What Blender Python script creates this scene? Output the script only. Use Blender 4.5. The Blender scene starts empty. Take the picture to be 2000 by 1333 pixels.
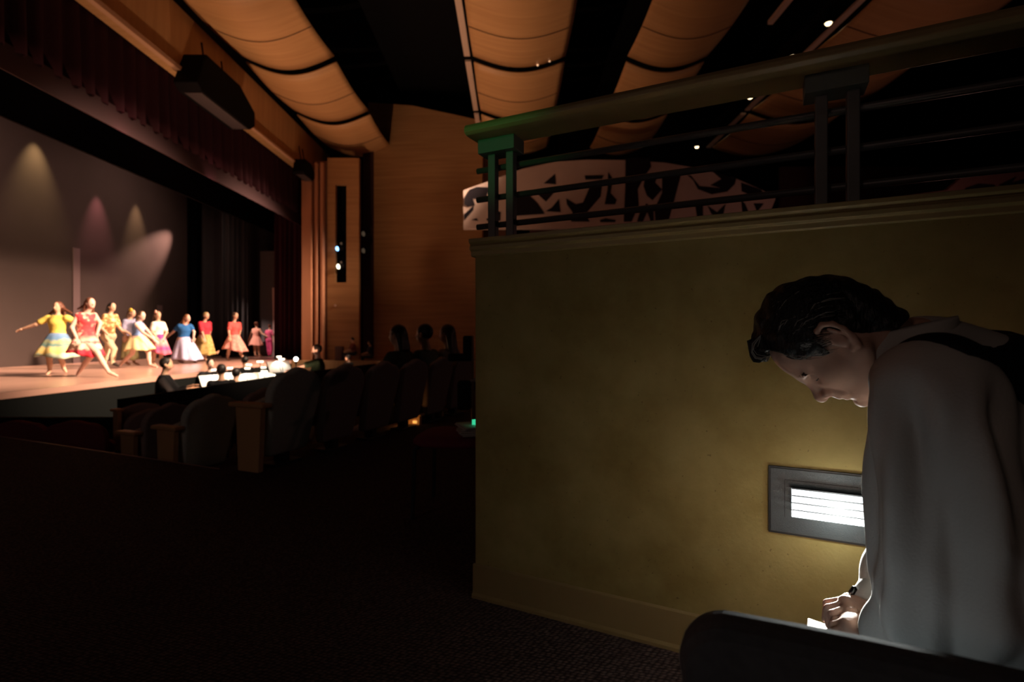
import bpy, bmesh, math, random
import numpy as np
from mathutils import Vector, Matrix
random.seed(7)
SC = bpy.context.scene
COL = SC.collection
R = math.radians
# ------------------------------------------------------------------ camera, world, exposure, big lights
ZC, HOR, FPX = 1.05, 658.0, 1000.0
cam_d = bpy.data.cameras.new('camera'); cam = bpy.data.objects.new('camera', cam_d); COL.objects.link(cam)
cam.location = (0, 0, ZC); cam.rotation_euler = (R(90), 0, 0)
cam_d.sensor_width = 36; cam_d.lens = 18; cam_d.shift_y = -(666.5 - HOR) / 2000
cam_d.clip_start = .02; cam_d.clip_end = 200
cam_d.dof.use_dof = True; cam_d.dof.focus_distance = 1.25; cam_d.dof.aperture_fstop = 3.2
SC.camera = cam
SC.view_settings.view_transform = 'Standard'; SC.view_settings.look = 'None'
SC.view_settings.gamma = 1; SC.view_settings.exposure = 0; SC.view_settings.use_curve_mapping = False
wd = bpy.data.worlds.new('world'); SC.world = wd; wd.use_nodes = True
wd.node_tree.nodes['Background'].inputs[0].default_value = (.8, .5, .55, 1)
wd.node_tree.nodes['Background'].inputs[1].default_value = .0012

def aim(o, tgt):
    o.rotation_euler = (Vector(tgt) - o.location).to_track_quat('-Z', 'Y').to_euler()

def spot(name, loc, tgt, power, color, angle, blend=.6, radius=.06):
    d = bpy.data.lights.new(name, 'SPOT'); d.energy = power; d.color = color
    d.spot_size = R(angle); d.spot_blend = blend; d.shadow_soft_size = radius
    o = bpy.data.objects.new(name, d); COL.objects.link(o); o.location = loc; aim(o, tgt); return o

def point(name, loc, power, color, radius=.03):
    d = bpy.data.lights.new(name, 'POINT'); d.energy = power; d.color = color; d.shadow_soft_size = radius
    o = bpy.data.objects.new(name, d); COL.objects.link(o); o.location = loc; return o

def area(name, loc, tgt, power, color, sx, sy):
    d = bpy.data.lights.new(name, 'AREA'); d.energy = power; d.color = color
    d.shape = 'RECTANGLE'; d.size = sx; d.size_y = sy
    o = bpy.data.objects.new(name, d); COL.objects.link(o); o.location = loc; aim(o, tgt); return o

WARM = (1, .72, .48)
# stage lighting (front of house spots high over the stalls, side spots from the wings)
spot('front_spot', (1.5, 9.5, 8.0), (-10.2, 11.0, .6), 32000, (1, .72, .50), 38, 1, .55)
spot('front_spot', (1.2, 16, 8.0), (-10.6, 15.6, .6), 31000, (1, .69, .49), 40, 1, .55)
spot('side_spot', (-6.0, 18.9, 4.6), (-9.2, 11.0, .8), 16000, (1, .62, .72), 44, .7)
spot('side_spot', (-6.0, 18.9, 5.2), (-10.5, 14.5, .8), 3000, (.75, .72, 1), 40, .7)
# added fill spot on the two children, then pools on the backdrop
spot('children_fill_spot', (-12.6, 17.2, 7.3), (-10.5, 21.45, .7), 4200, (1, .7, .58), 15, .8)
for yy, za, pw, cc, an in ((15.05, 6.75, 1000, (1, .76, .34), 54), (17.3, 5.95, 800, (1, .38, .40), 44), (19.1, 6.2, 1000, (1, .70, .36), 40)):
    spot('backdrop_spot', (-13.58, yy, za + .65), (-14.28, yy, za - 4.4), pw, cc, an, 1, .03)
spot('backdrop_spot', (-13.15, 22.35, 6.5), (-14.5, 18.0, 2.4), 6000, (1, .60, .47), 30, .9, .03)
for yy in (12.5, 18.0): spot('backdrop_wash', (-10.3, yy, 7.1), (-14, yy, 4.2), 520, (1, .68, .54), 130, 1, .1)  # added fill, lifts the dark upper part of the backdrop
# added uplights hidden in the pit, standing in for stage spill on the wood
for yy, pw in ((8.6, 900), (12.2, 900), (15.6, 320)):
    spot('pit_fill_spot', (-5.75, yy, -.45), (-3.2, yy + 1.2, 8.6), pw, (1, .58, .36), 104, 1.0, .1)
# added soft fill from behind the camera, in place of unseen ambient light
area('rear_fill_light', (-1.2, -5.0, 2.2), (.2, 1.5, .9), 2.5, (1, .8, .66), 1.6, 2.0)
area('seat_fill_light', (-4.5, -3.5, 3.0), (-3.2, 4.6, .2), 12.5, (1, .68, .58), 1.0, 1.0)  # added fill for the seat backs and the left floor
point('house_fill_light', (9.3, 11.6, 2.5), 60, (1, .5, .42), .15)  # added fill hidden by the low wall, brightens mural, rear hall and railing
for yy in (10.4, 13.5): spot('hem_spot', (-7.72, yy, 4.98), (-7.98, yy, 5.3), 7, (1, .40, .40), 100, 1, .02)
# green exit light above the aisle
spot('exit_light', (-1.25, .85, 1.72), (-.06, 2.04, 1.87), 13, (.14, 1, .28), 21, 1, .05)

# ------------------------------------------------------------------ materials
MATS = {}
def mat(name, color=(.5, .5, .5), rough=.6, spec=.3, metal=0., color2=None, nscale=8., bump=0., bscale=60., stretch=(1, 1, 1), emit=None, estr=0., coat=0.):
    if name in MATS: return MATS[name]
    m = bpy.data.materials.new(name); m.use_nodes = True; nt = m.node_tree; b = nt.nodes['Principled BSDF']
    b.inputs['Base Color'].default_value = (*color, 1); b.inputs['Roughness'].default_value = rough
    b.inputs['Specular IOR Level'].default_value = spec; b.inputs['Metallic'].default_value = metal
    b.inputs['Coat Weight'].default_value = coat
    tc = nt.nodes.new('ShaderNodeTexCoord'); mp = nt.nodes.new('ShaderNodeMapping'); mp.inputs['Scale'].default_value = stretch
    nt.links.new(tc.outputs['Object'], mp.inputs['Vector'])
    if color2 is not None:
        n = nt.nodes.new('ShaderNodeTexNoise'); n.inputs['Scale'].default_value = nscale; n.inputs['Detail'].default_value = 6
        rp = nt.nodes.new('ShaderNodeValToRGB'); e = rp.color_ramp.elements
        e[0].position = .35; e[1].position = .65; e[0].color = (*color, 1); e[1].color = (*color2, 1)
        nt.links.new(mp.outputs[0], n.inputs['Vector']); nt.links.new(n.outputs['Fac'], rp.inputs[0]); nt.links.new(rp.outputs[0], b.inputs['Base Color'])
    if bump:
        n2 = nt.nodes.new('ShaderNodeTexNoise'); n2.inputs['Scale'].default_value = bscale; n2.inputs['Detail'].default_value = 4
        bp = nt.nodes.new('ShaderNodeBump'); bp.inputs['Strength'].default_value = bump; bp.inputs['Distance'].default_value = .01
        nt.links.new(mp.outputs[0], n2.inputs['Vector']); nt.links.new(n2.outputs['Fac'], bp.inputs['Height']); nt.links.new(bp.outputs[0], b.inputs['Normal'])
    if emit is not None:
        b.inputs['Emission Color'].default_value = (*emit, 1); b.inputs['Emission Strength'].default_value = estr
    MATS[name] = m; return m

def ramp_mat(name, stops, axis='Z', lo=0., hi=1., rough=.8, mode='grad', scale=12., extra=None):
    """Cloth with bands along an axis of the object, or flowers (voronoi cells)."""
    if name in MATS: return MATS[name]
    m = bpy.data.materials.new(name); m.use_nodes = True; nt = m.node_tree; b = nt.nodes['Principled BSDF']
    b.inputs['Roughness'].default_value = rough; b.inputs['Specular IOR Level'].default_value = .15
    tc = nt.nodes.new('ShaderNodeTexCoord'); rp = nt.nodes.new('ShaderNodeValToRGB')
    if mode == 'grad':
        sp = nt.nodes.new('ShaderNodeSeparateXYZ'); mr = nt.nodes.new('ShaderNodeMapRange')
        mr.inputs[1].default_value = lo; mr.inputs[2].default_value = hi
        nz = nt.nodes.new('ShaderNodeTexNoise'); nz.inputs['Scale'].default_value = scale
        ad = nt.nodes.new('ShaderNodeMath'); ad.operation = 'MULTIPLY_ADD'; ad.inputs[1].default_value = .22; ad.inputs[2].default_value = -.11
        a2 = nt.nodes.new('ShaderNodeMath'); a2.operation = 'ADD'
        nt.links.new(tc.outputs['Object'], sp.inputs[0]); nt.links.new(sp.outputs[axis], mr.inputs[0])
        nt.links.new(tc.outputs['Object'], nz.inputs['Vector']); nt.links.new(nz.outputs['Fac'], ad.inputs[0])
        nt.links.new(mr.outputs[0], a2.inputs[0]); nt.links.new(ad.outputs[0], a2.inputs[1]); nt.links.new(a2.outputs[0], rp.inputs[0])
    else:
        v = nt.nodes.new('ShaderNodeTexNoise'); v.inputs['Scale'].default_value = scale; v.inputs['Detail'].default_value = 1.5
        nt.links.new(tc.outputs['Object'], v.inputs['Vector']); nt.links.new(v.outputs['Fac'], rp.inputs[0])
    cr = rp.color_ramp
    while len(cr.elements) < len(stops): cr.elements.new(.5)
    for e, (p, c) in zip(cr.elements, stops): e.position = p; e.color = (*c, 1)
    nt.links.new(rp.outputs[0], b.inputs['Base Color']); MATS[name] = m; return m

def wood_mat(name, c1, c2, axis='Y', freq=9., rough=.45, spec=.3):
    """Veneer: fine lines across one axis plus stretched grain."""
    if name in MATS: return MATS[name]
    m = bpy.data.materials.new(name); m.use_nodes = True; nt = m.node_tree; b = nt.nodes['Principled BSDF']
    b.inputs['Roughness'].default_value = rough; b.inputs['Specular IOR Level'].default_value = spec
    tc = nt.nodes.new('ShaderNodeTexCoord'); mp = nt.nodes.new('ShaderNodeMapping')
    st = {'X': (freq, .35, .35), 'Y': (.35, freq, .35), 'Z': (.35, .35, freq)}[axis]
    mp.inputs['Scale'].default_value = st
    n = nt.nodes.new('ShaderNodeTexNoise'); n.inputs['Scale'].default_value = 1.3; n.inputs['Detail'].default_value = 5
    rp = nt.nodes.new('ShaderNodeValToRGB'); e = rp.color_ramp.elements
    e[0].position = .3; e[1].position = .7; e[0].color = (*c1, 1); e[1].color = (*c2, 1)
    nt.links.new(tc.outputs['Object'], mp.inputs[0]); nt.links.new(mp.outputs[0], n.inputs['Vector'])
    nt.links.new(n.outputs['Fac'], rp.inputs[0]); nt.links.new(rp.outputs[0], b.inputs['Base Color'])
    MATS[name] = m; return m

def carpet_mat():
    m = bpy.data.materials.new('carpet'); m.use_nodes = True; nt = m.node_tree; b = nt.nodes['Principled BSDF']
    b.inputs['Roughness'].default_value = .95; b.inputs['Specular IOR Level'].default_value = .1
    tc = nt.nodes.new('ShaderNodeTexCoord'); v = nt.nodes.new('ShaderNodeTexVoronoi'); v.inputs['Scale'].default_value = 52; v.inputs['Randomness'].default_value = .4
    mp = nt.nodes.new('ShaderNodeMapping'); mp.inputs['Scale'].default_value = (1, 1.6, 1); mp.inputs['Rotation'].default_value = (0, 0, .46)
    rp = nt.nodes.new('ShaderNodeValToRGB'); e = rp.color_ramp.elements
    e[0].position = .15; e[0].color = (.12, .08, .073, 1); e[1].position = .6; e[1].color = (.034, .021, .02, 1)
    bp = nt.nodes.new('ShaderNodeBump'); bp.inputs['Strength'].default_value = .9; bp.inputs['Distance'].default_value = .008; bp.invert = True
    nt.links.new(tc.outputs['Object'], mp.inputs[0]); nt.links.new(mp.outputs[0], v.inputs['Vector'])
    nt.links.new(v.outputs['Distance'], rp.inputs[0]); nt.links.new(rp.outputs[0], b.inputs['Base Color'])
    nt.links.new(v.outputs['Distance'], bp.inputs['Height']); nt.links.new(bp.outputs[0], b.inputs['Normal'])
    return m

def plaster_mat():
    m = bpy.data.materials.new('ochre_plaster'); m.use_nodes = True; nt = m.node_tree; b = nt.nodes['Principled BSDF']
    b.inputs['Roughness'].default_value = .75; b.inputs['Specular IOR Level'].default_value = .12
    tc = nt.nodes.new('ShaderNodeTexCoord')
    n = nt.nodes.new('ShaderNodeTexNoise'); n.inputs['Scale'].default_value = 3.2; n.inputs['Detail'].default_value = 9; n.inputs['Roughness'].default_value = .62
    rp = nt.nodes.new('ShaderNodeValToRGB'); e = rp.color_ramp.elements
    e[0].position = .32; e[0].color = (.175, .127, .040, 1); e[1].position = .68; e[1].color = (.27, .213, .083, 1)
    n2 = nt.nodes.new('ShaderNodeTexNoise'); n2.inputs['Scale'].default_value = 90; n2.inputs['Detail'].default_value = 3
    rp2 = nt.nodes.new('ShaderNodeValToRGB'); q = rp2.color_ramp.elements
    q[0].position = .25; q[0].color = (.35, .3, .25, 1); q[1].position = .31; q[1].color = (1, 1, 1, 1)
    mx = nt.nodes.new('ShaderNodeMix'); mx.data_type = 'RGBA'; mx.blend_type = 'MULTIPLY'; mx.inputs[0].default_value = .8
    bp = nt.nodes.new('ShaderNodeBump'); bp.inputs['Strength'].default_value = .08; bp.inputs['Distance'].default_value = .006
    nt.links.new(tc.outputs['Object'], n.inputs['Vector']); nt.links.new(tc.outputs['Object'], n2.inputs['Vector'])
    nt.links.new(n.outputs['Fac'], rp.inputs[0]); nt.links.new(n2.outputs['Fac'], rp2.inputs[0])
    nt.links.new(rp.outputs[0], mx.inputs[6]); nt.links.new(rp2.outputs[0], mx.inputs[7]); nt.links.new(mx.outputs[2], b.inputs['Base Color'])
    nt.links.new(n2.outputs['Fac'], bp.inputs['Height']); nt.links.new(bp.outputs[0], b.inputs['Normal'])
    return m

def skin_mat(name, c, rough=.5):
    m = mat(name, c, rough, .3, color2=tuple(v * .88 for v in c), nscale=30, bump=.06, bscale=180)
    b = m.node_tree.nodes['Principled BSDF']
    b.inputs['Subsurface Weight'].default_value = .12; b.inputs['Subsurface Radius'].default_value = (.01, .004, .002); b.inputs['Subsurface Scale'].default_value = 1
    return m

# ------------------------------------------------------------------ mesh helpers
class MB:
    def __init__(s): s.v = []; s.f = []; s.mi = []; s.cur = 0
    def add(s, vs, fs):
        o = len(s.v); s.v += [tuple(v) for v in vs]; s.f += [tuple(i + o for i in f) for f in fs]; s.mi += [s.cur] * len(fs); return s
    def box(s, c, size, M=None, taper=1.):
        sx, sy, sz = [q / 2 for q in size]; vs = []
        for z in (-1, 1):
            k = 1 if z > 0 else taper
            for x, y in ((-1, -1), (1, -1), (1, 1), (-1, 1)):
                p = Vector((x * sx * k, y * sy * k, z * sz)); vs.append((M @ p if M else p) + Vector(c))
        return s.add(vs, [(3, 2, 1, 0), (4, 5, 6, 7), (0, 1, 5, 4), (1, 2, 6, 5), (2, 3, 7, 6), (3, 0, 4, 7)])
    def prism(s, poly, ext):
        """poly: 3D points of one cap, ext: extrusion vector"""
        n = len(poly); e = Vector(ext); a = [Vector(p) for p in poly]
        return s.add(a + [p + e for p in a], [tuple(range(n))[::-1], tuple(range(n, 2 * n))] + [(i, (i + 1) % n, n + (i + 1) % n, n + i) for i in range(n)])
    def tube(s, path, r, seg=8, cap=True):
        P = [Vector(p) for p in path]; rs = r if isinstance(r, (list, tuple)) else [r] * len(P); rings = []; up = None
        for i, p in enumerate(P):
            t = (P[min(i + 1, len(P) - 1)] - P[max(i - 1, 0)]).normalized()
            if up is None:
                up = Vector((0, 0, 1)) if abs(t.z) < .9 else Vector((1, 0, 0))
            a = t.cross(up).normalized(); b = a.cross(t).normalized(); up = b
            rings.append([p + (a * math.cos(q) + b * math.sin(q)) * rs[i] for q in [2 * math.pi * k / seg for k in range(seg)]])
        vs = [v for rg in rings for v in rg]; fs = []
        for i in range(len(P) - 1):
            for k in range(seg): fs.append((i * seg + k, i * seg + (k + 1) % seg, (i + 1) * seg + (k + 1) % seg, (i + 1) * seg + k))
        if cap: fs += [tuple(range(seg))[::-1], tuple(range((len(P) - 1) * seg, len(P) * seg))]
        return s.add(vs, fs)
    def grid(s, rows, closed=False):
        n = len(rows[0]); vs = [p for r_ in rows for p in r_]; fs = []
        for i in range(len(rows) - 1):
            for j in range(n if closed else n - 1):
                fs.append((i * n + j, i * n + (j + 1) % n, (i + 1) * n + (j + 1) % n, (i + 1) * n + j))
        return s.add(vs, fs)
    def build(s, name, material, parent=None, smooth=False, bevel=0., solid=0., loc=None, sub=0):
        me = bpy.data.meshes.new(name)
        off = Vector(loc) if loc is not None else Vector((0, 0, 0))
        me.from_pydata([tuple(Vector(v) - off) for v in s.v], [], s.f); me.validate()
        bm = bmesh.new(); bm.from_mesh(me); bmesh.ops.recalc_face_normals(bm, faces=bm.faces); bm.to_mesh(me); bm.free()
        ms = material if isinstance(material, (list, tuple)) else [material]
        for m in ms: me.materials.append(m)
        if len(ms) > 1:
            for p, i in zip(me.polygons, s.mi): p.material_index = i
        if smooth: me.polygons.foreach_set('use_smooth', [True] * len(me.polygons))
        o = bpy.data.objects.new(name, me); COL.objects.link(o)
        if loc is not None: o.location = loc
        if parent is not None: o.parent = parent
        if solid: q = o.modifiers.new('thick', 'SOLIDIFY'); q.thickness = solid; q.offset = 0
        if bevel: q = o.modifiers.new('bevel', 'BEVEL'); q.width = bevel; q.segments = 3; q.limit_method = 'ANGLE'
        if sub: q = o.modifiers.new('sub', 'SUBSURF'); q.levels = sub; q.render_levels = sub
        return o

def tag(o, label, cat, group=None, kind=None):
    o['label'] = label; o['category'] = cat
    if group: o['group'] = group
    if kind: o['kind'] = kind
    return o
def thing(name, label, cat, loc, rz=0, group=None):
    o = bpy.data.objects.new(name, None); COL.objects.link(o); o.location = loc; o.rotation_euler = (0, 0, rz); o.empty_display_size = .1
    return tag(o, label, cat, group)
def struct(o): o['kind'] = 'structure'; return o
def copy_tree(o, parent=None):
    c = o.copy(); COL.objects.link(c)
    if parent is not None: c.parent = parent
    for ch in list(o.children): copy_tree(ch, c)
    return c
def W(x, y, Y): return Vector(((x - 1000) / FPX * Y, Y, ZC + (HOR - y) / FPX * Y))

# ------------------------------------------------------------------ signed distance bodies
def C(p0, p1, r0, r1=None, k=.02): return ('c', np.array(p0, float), np.array(p1, float), r0, r0 if r1 is None else r1, k, 1)
def E(c, r, A=None, k=.02): return ('e', np.array(c, float), np.array(r, float), np.eye(3) if A is None else np.array(A, float), None, k, 1)
def SUB(p): return p[:6] + (-1,)
def sdf_mesh(prims, h, post=None, grow=0.):
    lo = np.full(3, 1e9); hi = -lo
    def bb(p):
        if p[0] == 'c':
            r = max(p[3], p[4]) + grow; return np.minimum(p[1], p[2]) - r, np.maximum(p[1], p[2]) + r
        q = np.sqrt(((p[3].T * (p[2] + grow)) ** 2).sum(1)); return p[1] - q, p[1] + q
    for p in prims:
        if p[6] > 0: a, b = bb(p); lo = np.minimum(lo, a); hi = np.maximum(hi, b)
    lo -= 3 * h; hi += 3 * h
    n = np.ceil((hi - lo) / h).astype(int) + 1
    ax = [lo[i] + h * np.arange(n[i]) for i in range(3)]
    F = np.full(n, 1.0)
    for p in prims:
        a, b = bb(p); pad = p[5] + 3 * h
        i0 = np.maximum(np.floor((a - pad - lo) / h).astype(int), 0); i1 = np.minimum(np.ceil((b + pad - lo) / h).astype(int) + 1, n)
        if (i1 <= i0).any(): continue
        sl = tuple(slice(i0[q], i1[q]) for q in range(3))
        X = np.stack(np.meshgrid(*[ax[q][sl[q]] for q in range(3)], indexing='ij'), -1)
        if p[0] == 'c':
            ab = p[2] - p[1]; L = ab @ ab + 1e-12; t = np.clip((X - p[1]) @ ab / L, 0, 1)
            d = np.linalg.norm(X - p[1] - t[..., None] * ab, axis=-1) - (p[3] + t * (p[4] - p[3])) - grow
        else:
            q = (X - p[1]) @ p[3].T; r = p[2] + grow; k0 = np.linalg.norm(q / r, axis=-1); k1 = np.linalg.norm(q / r ** 2, axis=-1) + 1e-9
            d = k0 * (k0 - 1) / k1
        f = F[sl]; k = max(p[5], 1e-6)
        if p[6] > 0:
            hh = np.clip(.5 + .5 * (f - d) / k, 0, 1); F[sl] = f * (1 - hh) + d * hh - k * hh * (1 - hh)
        else:
            d = -d; hh = np.clip(.5 - .5 * (f - d) / k, 0, 1); F[sl] = f * (1 - hh) + d * hh + k * hh * (1 - hh)
    if post is not None:
        X = np.stack(np.meshgrid(*ax, indexing='ij'), -1); F = post(X, F)
    return nets(F, lo, h)

def nets(F, lo, h):
    F = np.pad(F, 1, constant_values=1.0); lo = lo - h
    s = F < 0; n = np.array(F.shape); c = n - 1
    cn = np.zeros(c, int); acc = np.zeros((*c, 3)); cnt = np.zeros(c)
    def sub(a, d): return a[d[0]:d[0] + c[0], d[1]:d[1] + c[1], d[2]:d[2] + c[2]]
    for x in (0, 1):
        for y in (0, 1):
            for z in (0, 1):
                a = (x, y, z); cn += sub(s, a)
                for q in range(3):
                    if a[q]: continue
                    b = list(a); b[q] = 1; fa, fb = sub(F, a), sub(F, b); cr = (fa < 0) != (fb < 0)
                    t = np.where(cr, fa / np.where(cr, fa - fb, 1), 0)
                    for w in range(3): acc[..., w] += np.where(cr, (a[w] + t) if w == q else a[w], 0)
                    cnt += cr
    m = (cn > 0) & (cn < 8); idx = np.full(c, -1); ii = np.argwhere(m); idx[m] = np.arange(len(ii))
    V = lo + h * (ii + acc[m] / cnt[m][:, None])
    Q = []
    for q in range(3):
        d1, d2 = [(1, 2), (2, 0), (0, 1)][q]
        sa = [slice(0, None)] * 3; sb = [slice(0, None)] * 3; sa[q] = slice(0, -1); sb[q] = slice(1, None)
        e = np.argwhere(s[tuple(sa)] != s[tuple(sb)])
        if not len(e): continue
        e = e[(e[:, d1] > 0) & (e[:, d2] > 0) & (e[:, d1] < c[d1]) & (e[:, d2] < c[d2])]
        g = [e.copy() for _ in range(4)]; g[1][:, d1] -= 1; g[2][:, d1] -= 1; g[2][:, d2] -= 1; g[3][:, d2] -= 1
        f = np.stack([idx[g_[:, 0], g_[:, 1], g_[:, 2]] for g_ in g], 1)
        inside = s[e[:, 0], e[:, 1], e[:, 2]]; f[~inside] = f[~inside][:, ::-1]
        Q.append(f[(f >= 0).all(1)])
    Q = np.concatenate(Q) if Q else np.zeros((0, 4), int)
    # one pass of relaxation
    for _ in range(2):
        S = np.zeros_like(V); k = np.zeros(len(V))
        for a, b in ((0, 1), (1, 2), (2, 3), (3, 0)):
            np.add.at(S, Q[:, a], V[Q[:, b]]); np.add.at(k, Q[:, a], 1); np.add.at(S, Q[:, b], V[Q[:, a]]); np.add.at(k, Q[:, b], 1)
        V = V * .6 + .4 * S / np.maximum(k, 1)[:, None]
    return V, Q
def join_vq(parts):
    vs, qs, o = [], [], 0
    for V, Q in parts: vs.append(V); qs.append(Q + o); o += len(V)
    return np.concatenate(vs), np.concatenate(qs)
def vq_obj(name, VQ, material, base=(0, 0, 0), parent=None):
    V, Q = VQ; me = bpy.data.meshes.new(name); b = np.array(base, float)
    me.from_pydata((V - b).tolist(), [], Q.tolist())
    for m in (material if isinstance(material, (list, tuple)) else [material]): me.materials.append(m)
    me.polygons.foreach_set('use_smooth', [True] * len(me.polygons)); me.update()
    o = bpy.data.objects.new(name, me); COL.objects.link(o)
    if parent is not None: o.parent = parent
    else: o.location = base
    return o
def unit(v): v = np.array(v, float); return v / (np.linalg.norm(v) + 1e-12)
# ================================================================== large structure
BLACK = mat('black_paint', (.004, .004, .005), .8, .1)
MATT = mat('matt_black', (.012, .012, .013), .9, .1)
CARPET = carpet_mat(); PLASTER = plaster_mat()
CLOUDWOOD = wood_mat('cloud_veneer', (.60, .34, .15), (.50, .27, .11), 'Y', 7)
WALLWOOD = wood_mat('wall_veneer', (.46, .25, .11), (.36, .18, .075), 'Z', 8)
PIERWOOD = wood_mat('pier_veneer', (.48, .215, .115), (.42, .18, .095), 'X', 3)
STAGEWOOD = wood_mat('stage_boards', (.46, .27, .21), (.36, .20, .16), 'X', 6, .28, .5)
PALEWOOD = wood_mat('pale_wood', (.50, .30, .15), (.42, .24, .11), 'X', 14, .5)
# floor of the cross aisle (a platform with a nosing) ------------------------------------
D1 = Vector((.385, .923, 0)); N1 = Vector((-.923, .385, 0)); R1 = Vector((-1.93, 4.10, 0))   # the nearest row: direction, stage side
edge = [(-12, 6.75), (-5.385, 5.385), (-2.32, 4.06)]
e2 = Vector((-2.32, 4.06, 0)) + D1 * 14
b = MB(); poly = [(-12, -7), (7, -7), (7, 15), (e2.x, e2.y)] + edge[::-1]
b.prism([(x, y, -.16) for x, y in poly], (0, 0, .16)); struct(b.build('floor', CARPET))
b = MB(); b.tube([(x, y, -.004) for x, y in edge], .008, 6)
struct(b.build('trim_1', mat('nosing', (.30, .19, .16), .4, .5)))
def stalls_z(p): return -.17 - .165 * max(0, (Vector((p[0], p[1], 0)) - R1).dot(N1) - .5)
b = MB(); rows = []
for i in range(9):
    s = .36 + i * .7; rows.append([Vector((R1.x, R1.y, 0)) + N1 * s + D1 * u + Vector((0, 0, -.17 - .165 * max(0, s - .5))) for u in (-9, -4, 0, 5, 15)])
b.grid(rows); struct(b.build('floor_stalls', CARPET, solid=.02))
# the low ochre wall ---------------------------------------------------------------------
W0 = Vector((-.149, 2.07, 0)); WD = Vector((.894, -.447, 0)); WN = Vector((.447, .894, 0))
def wp(t, n, z): return W0 + WD * t + WN * n + Vector((0, 0, z))
WM = Matrix((WD, WN, (0, 0, 1))).transposed()
def wbox(b, t0, t1, n0, n1, z0, z1): return b.box(wp((t0 + t1) / 2, (n0 + n1) / 2, (z0 + z1) / 2), (t1 - t0, n1 - n0, z1 - z0), WM)
struct(wbox(MB(), 0, 4.2, 0, .16, 0, 1.40).build('wall_low', PLASTER, bevel=.004))
TRIMM = mat('ochre_trim', (.26, .19, .075), .45, .35)
b = MB(); prof = [(-.004, 1.372), (-.010, 1.376), (-.010, 1.392), (-.022, 1.398), (-.022, 1.412), (-.014, 1.418), (-.03, 1.428), (-.03, 1.442), (.19, 1.442), (.19, 1.40), (.163, 1.40), (.163, 1.372)]
b.prism([wp(-.014, n, z) for n, z in prof], WD * 4.23); struct(b.build('trim_2', TRIMM, bevel=.002))
b = MB(); b.prism([wp(-.006, n, z) for n, z in [(-.001, 0), (-.018, 0), (-.018, .012), (-.009, .02), (-.008, .128), (-.003, .134), (-.001, .134)]], WD * 4.2)
struct(b.build('baseboard_low', mat('ochre_base', (.22, .155, .065), .45, .35)))
# stage --------------------------------------------------------------------------------
SZ = .2
b = MB(); front = [(-7.95, 2), (-7.7, 7.7), (-7.47, 12.4), (-7.62, 12.9), (-7.95, 13.1), (-8.0, 14), (-7.75, 18.3)]
b.prism([(x, y, SZ - .1) for x, y in front + [(-7.75, 24), (-15, 24), (-15, 2)]], (0, 0, .1)); struct(b.build('floor_stage', STAGEWOOD))
b = MB(); b.prism([(x - .02, y, -1) for x, y in front] + [(x - .25, y, -1) for x, y in front[::-1]], (0, 0, 1.1)); struct(b.build('wall_stage_front', mat('stage_front', (.006, .0068, .0068), .9, .04)))
b = MB(); b.box((-2.9, 19.2, -.15), (9.7, 2.4, .7)); struct(b.build('floor_side_stage', PALEWOOD))
b = MB(); b.box((-6.55, 12, -.78), (2.4, 20, .1)); struct(b.build('floor_pit', MATT))
# far side wall, proscenium piers and fascia ------------------------------------------------
b = MB(); b.prism([(-5.7, 20.3, -.2), (-1.15, 19.9, -.2), (-1.15, 19.9, 9.45), (-3.9, 20.15, 10.15), (-5.7, 20.3, 10.35)], (.02, .2, 0)); struct(b.build('wall_far', WALLWOOD))
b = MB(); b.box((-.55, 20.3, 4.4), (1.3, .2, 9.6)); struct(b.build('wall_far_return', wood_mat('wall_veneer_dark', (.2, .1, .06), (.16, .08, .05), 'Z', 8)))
b = MB(); y0, y1 = 18.8, 19.0            # wall with the lighting slot
for x0, x1, z0, z1 in ((-6.78, -6.49, .1, 7.62), (-6.08, -5.62, .1, 7.62), (-6.49, -6.08, .1, 3.04), (-6.49, -6.08, 6.65, 7.62)): b.box(((x0 + x1) / 2, (y0 + y1) / 2, (z0 + z1) / 2), (x1 - x0, y1 - y0, z1 - z0))
struct(b.build('wall_proscenium', WALLWOOD))
b = MB(); b.box((-6.28, 19.75, 4.8), (.6, .04, 4.2)); b.box((-5.96, 19.4, 4.8), (.04, .7, 4.2)); struct(b.build('wall_slot_back', BLACK))
b = MB(); b.box((-5.68, 20.25, 4.6), (.4, .1, 10)); struct(b.build('wall_recess', mat('recess', (.05, .025, .03), .8, .1)))
b = MB()
b.box((-7.42, 18.62, 3.75), (.36, .3, 7.3))
struct(b.build('trim_3', PIERWOOD, bevel=.02))
for i, (x, w) in enumerate(((-7.11, .13), (-6.90, .13))):
    b = MB(); b.box((x, 18.66, 3.75), (w, .22, 7.3)); struct(b.build('trim_%d' % (4 + i), PIERWOOD, bevel=.05))
b = MB(); b.box((-7.0, 18.86, 3.8), (.6, .1, 7.4)); struct(b.build('wall_pier_back', wood_mat('pier_shade', (.2, .09, .05), (.16, .07, .04), 'X', 3)))  # recess shade put into a darker copy of the pier veneer
b = MB(); b.prism([(-7.6, 4, 7.14), (-7.6, 21.2, 7.14), (-7.55, 21.2, 8.55), (-7.55, 4, 8.55)], (-.3, 0, 0)); struct(b.build('wall_left', CLOUDWOOD))
b = MB(); b.box((-7.56, 8.5, 7.13), (.12, 9, .1)); b.box((-7.56, 16.2, 7.13), (.1, 4.6, .06)); struct(b.build('trim_6', mat('fascia_lip', (.62, .36, .22), .5)))
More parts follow.
